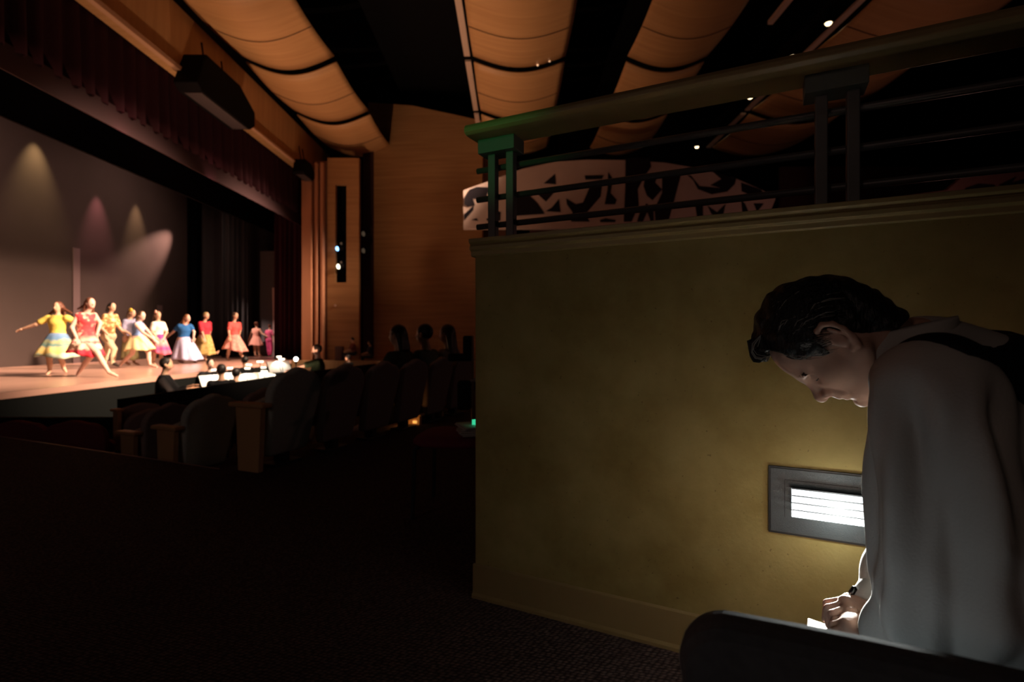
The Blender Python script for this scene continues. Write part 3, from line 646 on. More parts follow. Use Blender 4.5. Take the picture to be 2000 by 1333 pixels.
# ================================================================== people: general builder
def hand_prims(wr, d, side, up, s, mirror=1, curl=.4):
    """a small relaxed hand: palm, five bent fingers, thumb from the side of the palm"""
    wr, d, side, up = np.array(wr), unit(d), unit(side), unit(up); P = []
    P.append(C(wr, wr + d * .05 * s, .021 * s, .026 * s, .01)); P.append(C(wr + d * .045 * s - side * .025 * s, wr + d * .06 * s + side * .025 * s, .014 * s, .014 * s, .015))
    for i, (o, L) in enumerate(((.030, .072), (.010, .082), (-.010, .076), (-.029, .058))):
        k = wr + d * .078 * s + side * o * s; dd = unit(d + side * o * 5 - up * curl * .4); m = k + dd * L * .55 * s; e = m + unit(dd - up * curl) * L * .5 * s
        P += [C(k - d * .02 * s, m, .0105 * s, .0092 * s, .004), C(m, e, .0092 * s, .0075 * s, .003)]
    k = wr + d * .02 * s + side * .028 * s; m = k + unit(d * .7 + side * .8) * .035 * s; P += [C(k, m, .013 * s, .011 * s, .008), C(m, m + unit(d + side * .25 - up * .3) * .032 * s, .011 * s, .009 * s, .004)]
    return P
def person(name, label, Y, J, skin, hair, top, bottom=None, s=1., face=(0, -1, 0), hairlen=.5, sleeve=.45, skirt=None, group=None, shoes=None, base=None, h=.013, hairbun=None, flower=None, hat=None, fat=1.08):
    """J: joints given as (x, y[, depth offset]) in the photograph at depth Y"""
    P = {}
    for k, v in J.items(): P[k] = np.array(W(v[0], v[1], Y)) + np.array([0, v[2] if len(v) > 2 else 0, 0]) + (np.array([(v[0] - 1000) / FPX * v[2], 0, (HOR - v[1]) / FPX * v[2]]) if len(v) > 2 else 0)
    fw = unit(face); upv = np.array([0, 0, 1.]); sd = unit(np.cross(fw, upv)); hu = unit(np.cross(sd, fw))     # sd: the person's right
    A = np.array([sd, fw, hu])
    hd, nk, pv = P['hd'], P['nk'], P['pv']; ch = P.get('ch', nk * .55 + pv * .45)
    tu = unit(nk - pv); ts = unit(P['rsh'] - P['lsh']); tf = unit(np.cross(tu, ts)); T = np.array([ts, np.cross(ts, tu) * -1, tu])
    g = s * fat
    torso = [E(pv, (.155 * g, .12 * g, .13 * s), T, .05), E(pv * .5 + ch * .5, (.125 * g, .098 * g, .16 * s), T, .05), E(ch, (.15 * g, .115 * g, .17 * s), T, .05),
             C(P['lsh'] - tu * .012 * s, P['rsh'] - tu * .012 * s, .044 * s, .044 * s, .06), C(ch, nk, .09 * s, .05 * s, .05)]
    bust = E(ch + (T[1] * (1 if T[1] @ fw > 0 else -1)) * .07 * s, (.10 * g, .065 * s, .07 * s), T, .04)
    torso.append(bust)
    body = list(torso)
    body.append(C(nk - tu * .02 * s, hd - hu * .05 * s, .05 * s, .048 * s, .02))
    body += [E(hd + hu * .015 * s, (.074 * s, .092 * s, .105 * s), A, .01), E(hd - hu * .055 * s + fw * .03 * s, (.052 * s, .055 * s, .06 * s), A, .03),
             C(hd + fw * .085 * s + hu * .01 * s, hd + fw * .108 * s - hu * .028 * s, .009 * s, .015 * s, .012), C(hd + fw * .078 * s - hu * .06 * s - sd * .018 * s, hd + fw * .078 * s - hu * .06 * s + sd * .018 * s, .011 * s, .011 * s, .012)]
    for q in (-1, 1):
        body.append(SUB(E(hd + fw * .095 * s + sd * q * .032 * s + hu * .012 * s, (.017 * s, .014 * s, .012 * s), A, .012)))
        body.append(E(hd + sd * q * .078 * s - hu * .005 * s - fw * .005 * s, (.012 * s, .02 * s, .032 * s), A, .006))
    arms = {}
    hands = []
    for q in 'lr':
        if q + 'el' not in P: continue
        a, e, w = P[q + 'sh'], P[q + 'el'], P[q + 'wr']; arms[q] = (a, e, w)
        body += [C(a, e, .05 * s, .04 * s, .03), C(e, w, .041 * s, .028 * s, .015)]
        d = unit(w - e); si = unit(np.cross(d, upv) + 1e-6); hands.append(sdf_mesh(hand_prims(w, d, si if q == 'l' else -si, np.cross(si, d), s), .0042 * max(s, .8)))
    legs = []
    for q in 'lr':
        if q + 'kn' not in P: continue
        hp = pv + ts * (.085 * s if q == 'r' else -.085 * s) - tu * .04 * s; kn, an = P[q + 'kn'], P[q + 'an']; to = P.get(q + 'to', an + fw * .17 * s - upv * .04 * s)
        seg = [C(hp, kn, .086 * g, .056 * s, .04), C(kn, (kn + an) / 2 - fw * .012 * s, .055 * s, .052 * s, .02), C((kn + an) / 2 - fw * .012 * s, an, .052 * s, .034 * s, .02)]
        heel = an - fw * .02 * s; foot = [C(an, to * .45 + an * .55, .035 * s, .032 * s, .015), C(to * .4 + an * .6, to, .032 * s, .024 * s, .015)]
        legs += seg; body += seg + foot
        if shoes: vq_foot = foot; arms['foot' + q] = foot
    V, Q = join_vq([sdf_mesh(body, h)] + hands)
    if base is None: base = (pv[0], pv[1], V[:, 2].min())
    o = vq_obj(name, (V, Q), skin, base); tag(o, label, 'person', group)
    # top garment
    tp = [p for p in torso]
    for q in 'lr':
        if q in arms and sleeve > 0:
            a, e, w = arms[q]
            if sleeve <= .5: tp.append(C(a, a + (e - a) * sleeve * 2, .056 * s, .054 * s, .03))
            else: tp += [C(a, e, .058 * s, .05 * s, .03), C(e, e + (w - e) * (sleeve - .5) * 2, .05 * s, .04 * s, .02)]
    tp.append(SUB(C(nk + tu * .02 * s + tf * 0, nk + tu * .12 * s, .066 * s, .08 * s, .01)))
    if skirt or bottom:
        wp_ = pv + tu * .06 * s
        def post(X, F): return np.maximum(F, (wp_ - X) @ tu) if skirt else np.maximum(F, (pv - tu * .06 * s - X) @ tu)
    else: post = None
    vq_obj('top', sdf_mesh(tp, h * .9, post, grow=.013 * s), top, base, o)
    if bottom and not skirt: vq_obj('trousers', sdf_mesh([torso[0], torso[1]] + legs, h, lambda X, F: np.maximum(F, (X - pv - tu * .05 * s) @ tu), grow=.016 * s), bottom, base, o)
    if skirt:
        wy, hx0, hx1, hy, m, rip, ddir = skirt      # waist row, hem left/right, hem row (pixels)
        wc = pv + tu * .07 * s; h0, h1 = np.array(W(hx0, hy, Y)), np.array(W(hx1, hy, Y)); hc = (h0 + h1) / 2; hr = np.linalg.norm(h1 - h0) / 2; rows = []
        for i in range(12):
            t = i / 11; c = wc * (1 - t) + hc * t; rx = .135 * g * (1 - t ** .8) + hr * t ** .8; ry = .11 * g * (1 - t ** .8) + hr * .8 * t ** .8; row = []
            for k in range(64):
                a = 2 * math.pi * k / 64; w_ = 1 + rip * t * math.sin(a * 9 + 1.3) + rip * .6 * t * math.sin(a * 5)
                row.append((c[0] + rx * w_ * math.cos(a), c[1] + ry * w_ * math.sin(a), c[2] + t * ddir * math.cos(a) + .025 * t * math.sin(a * 3 + .7)))
            rows.append(row)
        mb = MB().grid(rows, True); mb.v = [tuple(np.array(v) - base) for v in mb.v]; mb.build('skirt', m, o, smooth=True, solid=.008)
    if shoes:
        sp = sum([arms[k] for k in arms if k.startswith('foot')], [])
        if sp: vq_obj('shoes', sdf_mesh(sp, h * .7, grow=.006 * s), shoes, base, o)
    # hair
    hp = [E(hd + hu * .028 * s - fw * .018 * s, (.085 * s, .097 * s, .10 * s), A, .02)]
    if hairlen > .3:
        L = hairlen
        for x in (-.055, -.02, .02, .055): hp.append(C(hd + sd * x * s - fw * .055 * s, hd + sd * x * 1.5 * s - fw * (.09) * s - hu * L * .34 * s, .045 * s, .026 * s, .03))
    if hairbun: hp.append(E(hd - fw * .10 * s + hu * hairbun * s, (.045 * s,) * 3, None, .01))
    for k in ('hl1', 'hl2'):
        if k in P: hp.append(C(hd - fw * .05 * s, P[k], .05 * s, .018 * s, .03))
    hp.append(SUB(E(hd + fw * .085 * s - hu * .035 * s, (.062 * s, .075 * s, .095 * s), A, .015)))
    vq_obj('hair', sdf_mesh(hp, h * .7), hair, base, o)
    if flower:
        fc = hd + hu * .09 * s - fw * .0 + sd * flower[1] * .06 * s; fp = [E(fc, (.03 * s,) * 3, None, .01)]
        for k in range(5): a = k * 2 * math.pi / 5; fp.append(E(fc + (sd * math.cos(a) * 0 + fw * math.cos(a) + hu * math.sin(a)) * .035 * s, (.025 * s,) * 3, None, .008))
        vq_obj('hair_flower', sdf_mesh(fp, .007), flower[0], base, o)
    return o
SKW = skin_mat('skin_warm', (.60, .36, .25)); SKP = skin_mat('skin_pale', (.68, .44, .36)); SKD = skin_mat('skin_tan', (.50, .29, .18))
def cloth(n, c, c2=None, sc=25): return mat(n, c, .85, .12, color2=c2, nscale=sc)
def hairm(n, c): return mat(n, c, .5, .4, color2=tuple(v * .6 for v in c), nscale=40, bump=.4, bscale=90, stretch=(1, 1, .25))
H_AUB = hairm('hair_auburn', (.16, .055, .03)); H_BR = hairm('hair_brown', (.10, .05, .03)); H_DK = hairm('hair_dark', (.016, .012, .011)); H_BL = hairm('hair_blond', (.42, .27, .11)); H_OR = hairm('hair_copper', (.42, .17, .07))

# ------------------------------------------------------------------ dancers, left to right
person('person', 'woman dancer in a yellow top and blue green skirt, arms stretched wide', 11.6,
    dict(hd=(113, 600), nk=(113, 615), ch=(112, 631), pv=(113, 657), lsh=(95, 621, -.02), lel=(70, 634, -.1), lwr=(46, 642, -.15), rsh=(131, 621), rel=(150, 631, .1), rwr=(167, 637, .15), lkn=(96, 700), lan=(97, 725), lto=(92, 731, -.08), rkn=(119, 699, .1), ran=(124, 719, .2), rto=(129, 727, .15), hl1=(94, 616), hl2=(140, 612)),
    SKW, H_AUB, cloth('yellow_top', (.80, .62, .14), (.74, .54, .12)), face=(.12, -1, -.02), hairlen=.7, sleeve=.3,
    skirt=(641, 75, 147, 697, ramp_mat('skirt_blue', [(0, (.46, .55, .42)), (.14, (.42, .52, .40)), (.2, (.78, .60, .20)), (.36, (.74, .58, .24)), (.46, (.10, .24, .26)), (.62, (.42, .42, .22)), (.72, (.12, .24, .42)), (1, (.24, .32, .52))], 'Z', .38, 1.0, scale=9), .07, -.02))
RED = ramp_mat('dress_red', [(0, (.62, .045, .05)), (.5, (.66, .06, .07)), (.6, (.72, .30, .24)), (.68, (.82, .62, .45))], mode='noise', scale=9)
person('person', 'woman dancer in a red flowered dress with white ruffles, stepping right', 10.9,
    dict(hd=(177, 593), nk=(169, 612), ch=(168, 628), pv=(167, 655), lsh=(152, 616, -.12), lel=(140, 640, -.2), lwr=(150, 662, -.25), rsh=(184, 615, .14), rel=(196, 632, .2), rwr=(190, 650, .1), lkn=(190, 689, -.12), lan=(213, 728, -.15), lto=(229, 735, -.15), rkn=(177, 697, .1), ran=(155, 726, .15), rto=(150, 736, .12), hl1=(152, 604)),
    SKP, H_AUB, RED, face=(1, -.45, 0), hairlen=.6, sleeve=.0,
    skirt=(655, 136, 198, 692, ramp_mat('skirt_red', [(0, (.55, .03, .05)), (.22, (.62, .05, .08)), (.3, (.80, .55, .42)), (.5, (.86, .70, .52)), (.6, (.66, .08, .09)), (.75, (.80, .5, .4)), (1, (.62, .05, .06))], 'Z', .50, .92, scale=14), .10, -.05))
person('person', 'dancer in a brown patterned shirt and cream trousers, dark hair', 14.0,
    dict(hd=(219, 600), nk=(215, 614), ch=(214, 628), pv=(212, 655), lsh=(205, 618, -.15), lel=(198, 641, -.2), lwr=(212, 655, -.25), rsh=(225, 618, .15), rel=(233, 640, .15), rwr=(246, 655, .1), lkn=(223, 682, -.1), lan=(220, 710, -.1), lto=(231, 715, -.1), rkn=(208, 688, .1), ran=(203, 712, .1), rto=(210, 717, .1)),
    SKW, H_DK, ramp_mat('shirt_brown', [(0, (.20, .07, .03)), (.45, (.36, .16, .06)), (.58, (.62, .42, .2)), (.7, (.70, .52, .28))], mode='noise', scale=14), cloth('cream_trousers', (.78, .64, .44), (.74, .58, .4)), face=(1, -.4, -.05), hairlen=.35, sleeve=.4, shoes=cloth('dark_shoes', (.05, .035, .03)))
person('person', 'woman dancer in a grey blue top and olive skirt, yellow flower in her hair', 15.2,
    dict(hd=(258, 612), nk=(253, 624), ch=(253, 636), pv=(252, 660), lsh=(244, 628, -.15), lel=(240, 645, -.2), lwr=(256, 654, -.25), rsh=(263, 627, .15), rel=(270, 643, .2), rwr=(276, 655, .2), lkn=(250, 690), lan=(246, 709), rkn=(259, 690, .1), ran=(262, 709, .1)),
    SKW, H_BR, cloth('grey_blue_top', (.30, .30, .42), (.22, .2, .3)), face=(1, -.1, -.1), hairlen=.6, sleeve=.4, flower=(cloth('yellow_flower', (.85, .55, .08)), 1),
    skirt=(652, 238, 270, 702, cloth('olive_skirt', (.24, .20, .09), (.32, .26, .13)), .06, 0))
person('person', 'woman dancer in a blue top and pale yellow skirt, lunging to the right', 14.0,
    dict(hd=(277, 617), nk=(270, 630), ch=(270, 641), pv=(268, 660), lsh=(266, 634, -.16), lel=(279, 650, -.22), lwr=(301, 664, -.22), rsh=(276, 633, .14), rel=(287, 645, .2), rwr=(296, 655, .2), lkn=(258, 691, -.05), lan=(236, 712, .0), lto=(232, 717, .0), rkn=(290, 688, .05), ran=(293, 713, .05), rto=(307, 717, .0)),
    SKP, H_BR, cloth('blue_top_pale', (.16, .26, .52)), face=(1, -.35, 0), hairlen=.4, sleeve=.0,
    skirt=(652, 246, 300, 684, cloth('yellow_skirt', (.78, .64, .34), (.70, .54, .28), 12), .08, .02))
person('person', 'woman dancer in a white top and purple and pink skirt, hand raised to her head', 15.2,
    dict(hd=(308, 616), nk=(309, 629), ch=(309, 639), pv=(308, 658), lsh=(300, 633, -.16), lel=(296, 648, -.2), lwr=(304, 658, -.25), rsh=(318, 633, .12), rel=(325, 650, .1), rwr=(318, 664, -.05), lkn=(302, 690), lan=(299, 709), rkn=(315, 690, .1), ran=(316, 709, .1), hl1=(302, 640)),
    SKW, H_BR, cloth('white_top', (.74, .66, .58)), face=(.9, -.6, -.15), hairlen=.75, sleeve=.35, flower=(cloth('pink_flower', (.85, .45, .36)), 1),
    skirt=(648, 291, 332, 689, ramp_mat('skirt_purple', [(0, (.66, .14, .2)), (.2, (.42, .05, .22)), (.35, (.66, .2, .24)), (.55, (.74, .36, .32)), (.72, (.22, .05, .22)), (1, (.2, .04, .22))], 'Z', .40, .98, scale=10), .08, -.06))
person('person', 'woman dancer in a royal blue top and long lavender skirt, with copper hair', 16.5,
    dict(hd=(366, 622), nk=(361, 634), ch=(360, 645), pv=(359, 663), lsh=(350, 637, -.12), lel=(337, 650, -.1), lwr=(323, 661, -.05), rsh=(372, 637, .12), rel=(379, 649, .1), rwr=(378, 660, 0), lkn=(352, 685), lan=(350, 705.5), rkn=(368, 685, .1), ran=(376, 705, .1), hl1=(350, 634)),
    SKP, H_OR, cloth('royal_blue_top', (.03, .13, .34), (.025, .10, .28)), face=(1, -.35, 0), hairlen=.7, sleeve=.25, fat=1.2,
    skirt=(660, 337, 394, 703, cloth('lavender_skirt', (.56, .54, .82), (.66, .64, .86), 10), .07, .0))
person('person', 'blond woman dancer in a red blouse and gold patterned skirt, one foot kicked back', 17.7,
    dict(hd=(403, 617), nk=(399, 629), ch=(400, 640), pv=(400, 658), lsh=(391, 632, -.14), lel=(395, 649, -.2), lwr=(399, 661, -.25), rsh=(409, 632, .14), rel=(410, 648, .2), rwr=(408, 660, .2), lkn=(401, 686, -.05), lan=(401, 702, -.05), lto=(405, 706, -.1), rkn=(407, 686, .1), ran=(424, 690, .15), rto=(427, 686, .15)),
    SKW, H_BL, cloth('red_blouse', (.56, .04, .06), (.46, .03, .05)), face=(1, -.25, 0), hairlen=.2, hairbun=.0, sleeve=.4, fat=1.25,
    skirt=(655, 375, 419, 692, ramp_mat('skirt_gold', [(0, (.26, .17, .05)), (.45, (.40, .28, .09)), (.6, (.52, .36, .14))], mode='noise', scale=12), .07, -.02))
person('person', 'dancer in a salmon red blouse and flared pink skirt by the dark side drapes', 18.2,
    dict(hd=(460, 617), nk=(457, 629), ch=(457, 640), pv=(457, 658), lsh=(449, 633, -.14), lel=(447, 647, -.2), lwr=(449, 659, -.25), rsh=(467, 633, .14), rel=(469, 647, .2), rwr=(466, 658, .2), lkn=(447, 685), lan=(445, 700), lto=(448, 704), rkn=(469, 684, .1), ran=(474, 698, .1), rto=(478, 702, .1)),
    SKW, H_BR, cloth('salmon_blouse', (.70, .12, .10), (.62, .08, .08)), face=(1, -.3, 0), hairlen=.2, hairbun=-.02, sleeve=.35, fat=1.1,
    skirt=(650, 436, 482, 684, cloth('salmon_skirt', (.76, .36, .28), (.64, .22, .2), 14), .09, -.06))
person('person', 'girl in a pale pink dress seen from behind, holding the hand of a smaller child', 21.4,
    dict(hd=(501, 634), nk=(501, 642), ch=(500, 649), pv=(500, 661), lsh=(494, 644), lel=(489, 655), lwr=(486, 664), rsh=(507, 644), rel=(512, 652), rwr=(519, 656), lkn=(498, 682), lan=(499, 694), rkn=(505, 682), ran=(507, 694)),
    SKW, H_AUB, cloth('pink_dress', (.74, .34, .27)), s=.86, face=(.2, .98, 0), hairlen=.3, hairbun=.06, sleeve=.0, skirt=(657, 486, 513, 675, MATS['pink_dress'], .05, 0))
person('person', 'small child in a magenta outfit at the back of the stage by the wine curtain', 21.5,
    dict(hd=(527, 638), nk=(526, 645), ch=(526, 651), pv=(526, 664), lsh=(521, 647), lel=(519, 653), lwr=(518, 657), rsh=(531, 647), rel=(534, 656), rwr=(534, 664), lkn=(524, 681), lan=(525, 693), rkn=(530, 681), ran=(529, 692)),
    SKW, H_AUB, cloth('magenta_top', (.56, .10, .20)), cloth('magenta_trousers', (.48, .06, .17)), s=.72, face=(-.2, .98, 0), hairlen=.15, hairbun=.07, sleeve=.4)

# ------------------------------------------------------------------ audience in the nearest row (seen from behind, facing the stage)
AF = (-.93, .30, -.03)
def sitter(label, px, py, Y, top, hair, hl, s=1., face=AF, group=None, seat_dz=0., skin=SKW, arms=None, sleeve=.4):
    if px == 0:
        q = R1 + D1 * (.28 + PITCH * Y) + N1 * .22; Y = q.y; px = 1000 + q.x / q.y * FPX
    h0 = W(px, py, Y); f = unit((face[0], face[1], 0)); sd = np.array([f[1], -f[0], 0]); hd = np.array(h0)
    def px_(p): return (1000 + p[0] / p[1] * FPX, HOR - (p[2] - ZC) / p[1] * FPX, p[1] - Y)
    def at(a, u, z): return hd + f * a * s + sd * u * s + np.array([0, 0, z * s])
    def J(p): x, y, dy = px_(p); return ((x, y, dy))
    # offset form used by person(): world = W(x,y,Y) + dy*(x',1,z') == W(x,y,Y+dy)
    d = dict(hd=J(hd), nk=J(at(-.03, 0, -.17)), ch=J(at(-.03, 0, -.36)), pv=J(at(-.08, 0, -.66)), lsh=J(at(-.03, -.18, -.25)), rsh=J(at(-.03, .18, -.25)), lkn=J(at(.36, -.1, -.68)), rkn=J(at(.36, .1, -.68)), lan=J(at(.38, -.1, -1.06)), ran=J(at(.38, .1, -1.06)))
    a = arms or dict(lel=(.1, -.22, -.5), lwr=(.3, -.12, -.55), rel=(.1, .22, -.5), rwr=(.3, .12, -.55))
    for k, v in a.items(): d[k] = J(at(*v))
    return person('person', label, Y, d, skin, hair, top, mat('dark_trousers', (.02, .02, .024), .85), s=s, face=face, hairlen=hl, sleeve=sleeve, group=group)
sitter('seated spectator with thick dark hair and a dark green top, leftmost of the three heads', 0, 655, 3, cloth('dark_green_top', (.055, .06, .04)), H_DK, .5, 1.02)
sitter('seated spectator with short dark hair and a grey green shirt, middle of the three heads', 0, 653, 4, cloth('grey_green_shirt', (.11, .13, .115)), H_DK, .1, 1.08)
sitter('seated spectator with long brown hair in a pale shirt, rightmost of the three heads', 0, 653, 5, cloth('pale_shirt', (.26, .21, .17)), hairm('hair_dim_brown', (.05, .025, .018)), .75, 1.1)

# ------------------------------------------------------------------ orchestra pit
BL = cloth('concert_black', (.012, .012, .014)); MF = (.2, -.95, -.15)
sitter('pit musician in black with dark curly hair, leftmost, resting hands on an instrument', 325, 712, 9.2, BL, H_DK, .15, 1.0, (.9, .45, -.1), arms=dict(lel=(.16, -.2, -.5), lwr=(.36, -.1, -.42), rel=(.14, .24, -.5), rwr=(.38, .16, -.44)), sleeve=.8)
sitter('pit musician in black in front of the stage edge, lit face turned to the right', 411, 711, 12.3, BL, H_DK, .1, 1.0, (.75, -.65, -.2), skin=SKP, sleeve=.9)
sitter('pit musician with dark round head before the bright music stands, left of two', 432, 724, 10.0, BL, H_DK, .1, 1.0, (-.6, .8, -.1), sleeve=.9)
sitter('pit musician with dark round head before the bright music stands, right of two', 461, 730, 11.0, BL, H_DK, .1, 1.0, (-.3, .95, -.1), sleeve=.9)
sitter('pit musician with only a dark head showing against the pink stage floor', 478, 705, 13.2, BL, H_DK, .1, .95, (-.6, .8, -.1), sleeve=.9)
sitter('conductor in dark clothes with a bare lit forearm reaching over the lamp', 619, 684, 13.5, cloth('conductor_green', (.02, .035, .02)), H_DK, .25, 1.2, (-.93, -.3, -.15), skin=SKP, arms=dict(lel=(.22, -.24, -.32), lwr=(.52, -.26, -.42), rel=(.1, .24, -.5), rwr=(.32, .12, -.5)), sleeve=.45)
sitter('pit musician with a dark head low behind the second row seats', 679, 699, 16.4, BL, H_DK, .1, .85, (-.9, .4, -.1))
sitter('person in a blue top sitting on the side stage ledge by the far wall', 722, 670, 18.5, cloth('slate_top', (.035, .035, .05)), H_DK, .1, .7, (-.9, -.3, 0))
sitter('person in a red top sitting on the side stage under the lighting slot', 688, 664, 18.3, cloth('rust_top', (.20, .06, .04)), H_DK, .1, .7, (-.9, -.4, -.2))
tag(MB().box((-6.2, 18.4, .45), (.26, .26, .5)).build('equipment_box', mat('dark_box', (.09, .045, .04), .8), bevel=.02), 'dark box standing on the side stage at the foot of the pier', 'box')

# music stands
SHEET = mat('sheet_music', (.85, .84, .80), .8)
def music_stand(px, py, Y, w, h, yaw, tilt, label, power):
    p = W(px, py, Y); t = thing('music_stand', label, 'music stand', (p.x, p.y, -.73), yaw); zz = p.z + .73
    M = Matrix.Rotation(-tilt, 3, 'X'); c = Vector((0, 0, zz))
    MB().box(c, (w, .01, h), M).build('desk', MATT, t)
    b = MB(); b.box(c + M @ Vector((-w * .245, -.012, .01)), (w * .46, .004, h * .92), M); b.build('sheet', SHEET, t)
    b = MB(); b.box(c + M @ Vector((w * .245, -.012, .01)), (w * .46, .004, h * .92), M); b.build('sheet', SHEET, t)
    MB().tube([(0, .01, 0.3), (0, .02, zz - .02)], .012).build('pole', MATT, t)
    b = MB()
    for a in range(3): b.tube([(0, .01, .3), (.28 * math.cos(a * 2.1), .28 * math.sin(a * 2.1), .01)], .01)
    b.build('tripod', MATT, t)
    l = M @ Vector((0, -.13, h * .5 + .06)) + c
    k = MB(); k.tube([c + M @ Vector((0, 0, h * .5)), l + Vector((0, .05, .05)), l + Vector((0, .01, .02))], .007); cl = k.build('clip_lamp', MATT, t)
    MB().tube([l + Vector((-.055, 0, 0)), l + Vector((.055, 0, 0))], .022, 10).build('shade', mat('lamp_shade_glow', (1, .95, .85), emit=(1, .9, .72), estr=2.2), cl)
    Mz = Matrix.Rotation(yaw, 3, 'Z'); g = Mz @ (l + Vector((0, -.03, -.035))) + Vector((p.x, p.y, -.73))
    tg = Mz @ c + Vector((p.x, p.y, -.73)); spot('clip_lamp_light', g, tg, power, (1, .9, .74), 120, .5, .02)
music_stand(418, 746, 11.2, .62, .32, R(62), .5, 'music stand with glowing white sheets, leftmost in the pit', 5)
music_stand(449, 742, 11.8, .50, .34, R(40), .5, 'music stand with glowing white sheets, partly hidden by a dark head', 4)
music_stand(483, 743, 11.5, .46, .34, R(20), .6, 'music stand with glowing white sheets, right of the two dark heads', 5)
music_stand(515, 741, 12.0, .46, .36, R(35), .6, 'music stand with glowing white sheets, standing lowest beside the seat back', 5)
music_stand(546, 718, 13.2, .60, .36, R(50), .6, 'largest music stand with glowing white sheets, nearest the bright lamp', 8)
t = thing('work_lamp', 'small bare lamp shining very brightly at the end of the pit', 'lamp', W(578, 702, 13.9))
me = sdf_mesh([E((0, 0, 0), (.05, .05, .06), None, .01)], .008); vq_obj('bulb', me, mat('bulb_glow', (1, 1, 1), emit=(1, .93, .8), estr=30), (0, 0, 0), t)
MB().tube([(0, 0, -.05), (0, 0, -.12)], [.03, .035]).build('socket', MATT, t); MB().tube([(0, 0, -.12), (0, .04, -.6), (0, .02, -1.26)], .014).build('gooseneck', MATT, t)
for px, py, Y, lb in ((486, 713, 12.4, 'small lit reading lamp by the pink stage edge, leftmost of the small lamps'), (508, 707, 12.8, 'small lit reading lamp between the leftmost and topmost small lamps'), (550, 702, 13, 'topmost small lit reading lamp over the largest music stand'), (516, 726, 11.8, 'small lit lamp hanging in the dark, to the left of the largest music stand'), (531, 733, 11.4, 'small lit lamp just under the largest music stand'), (537, 746, 12.3, 'long low lit lamp at the right end of the music stands')):
    t = thing('reading_lamp', lb, 'lamp', W(px, py, Y), random.uniform(-.4, .4), 'small reading lamps in the pit'); w = .075 if py < 740 else .11
    MB().tube([(-w, 0, 0), (w, 0, 0)], .024, 10).build('shade', MATS['lamp_shade_glow'], t); MB().tube([(0, .01, -.02), (0, .05, -.3), (0, .03, -1.0)], .008).build('gooseneck', MATT, t)
# ================================================================== the man writing under the step light
F0 = np.array((-.85, .53, 0)); F0 /= np.linalg.norm(F0); LL = np.array((F0[1] * -1, F0[0], 0)); UP = np.array((0, 0, 1.))
TILT = R(65); hf = F0 * math.cos(TILT) - UP * math.sin(TILT); hu = F0 * math.sin(TILT) + UP * math.cos(TILT)
H0 = np.array((.609, .97, 1.043)); HA = np.array([hf, LL, hu])
def hp(f, l, u): return H0 + hf * f + LL * l + hu * u
base = (.95, .84, 0.)
# --- head (frame: f forward, l to his left = towards the camera, u up; origin between the ears)
hd = [E(hp(-.012, 0, .032), (.092, .070, .080), HA, .01), E(hp(.030, 0, .035), (.058, .062, .062), HA, .03),      # cranium, forehead
      E(hp(.045, 0, -.025), (.044, .054, .058), HA, .035), C(hp(.066, 0, -.080), hp(.048, 0, -.086), .022, .026, .03),  # face, chin
      C(hp(-.004, .052, -.045), hp(.052, .028, -.085), .017, .018, .03), C(hp(-.004, -.052, -.045), hp(.052, -.028, -.085), .017, .018, .03),  # jaw
      C(hp(.068, -.033, .014), hp(.079, 0, .017), .010, .009, .014), C(hp(.068, .033, .014), hp(.079, 0, .017), .010, .009, .014),   # brow ridge
      E(hp(.052, .044, -.022), (.022, .014, .016), HA, .02), E(hp(.052, -.044, -.022), (.022, .014, .016), HA, .02)]    # cheek bones
for q in (-1, 1):
    hd.append(SUB(E(hp(.082, .033 * q, -.003), (.014, .017, .0095), HA, .012)))
    hd.append(E(hp(.066, .032 * q, -.003), (.0125, .0125, .0115), HA, .002))                                          # lidded eyeball
    hd.append(C(hp(.078, .024 * q, -.0045), hp(.070, .045 * q, -.006), .0022, .002, .004))                             # lash line
    hd.append(C(hp(.075, .022 * q, -.0115), hp(.069, .042 * q, -.0145), .0035, .003, .006))                            # lower lid
hd += [E(hp(.070, 0, .004), (.021, .022, .024), HA, .014), C(hp(.081, 0, .007), hp(.104, 0, -.024), .0085, .0105, .012), E(hp(.106, 0, -.029), (.0105, .011, .010), HA, .008),  # nose
       E(hp(.093, .0135, -.033), (.0115, .0068, .0085), HA, .005), E(hp(.093, -.0135, -.033), (.0115, .0068, .0085), HA, .005),
       SUB(E(hp(.097, .0095, -.041), (.006, .004, .006), HA, .002)), SUB(E(hp(.097, -.0095, -.041), (.006, .004, .006), HA, .002)),
       E(hp(.083, 0, -.048), (.014, .020, .012), HA, .012), C(hp(.0905, -.012, -.054), hp(.0905, .012, -.054), .0048, .0048, .005), C(hp(.080, -.024, -.057), hp(.080, .024, -.057), .004, .004, .008),
       C(hp(.086, -.012, -.066), hp(.086, .012, -.066), .0058, .0058, .006), SUB(C(hp(.095, -.022, -.0602), hp(.095, .022, -.0602), .0024, .0024, .003)), SUB(C(hp(.090, -.014, -.0745), hp(.090, .014, -.0745), .004, .004, .008)),
       E(hp(.080, 0, -.088), (.013, .016, .012), HA, .012)]
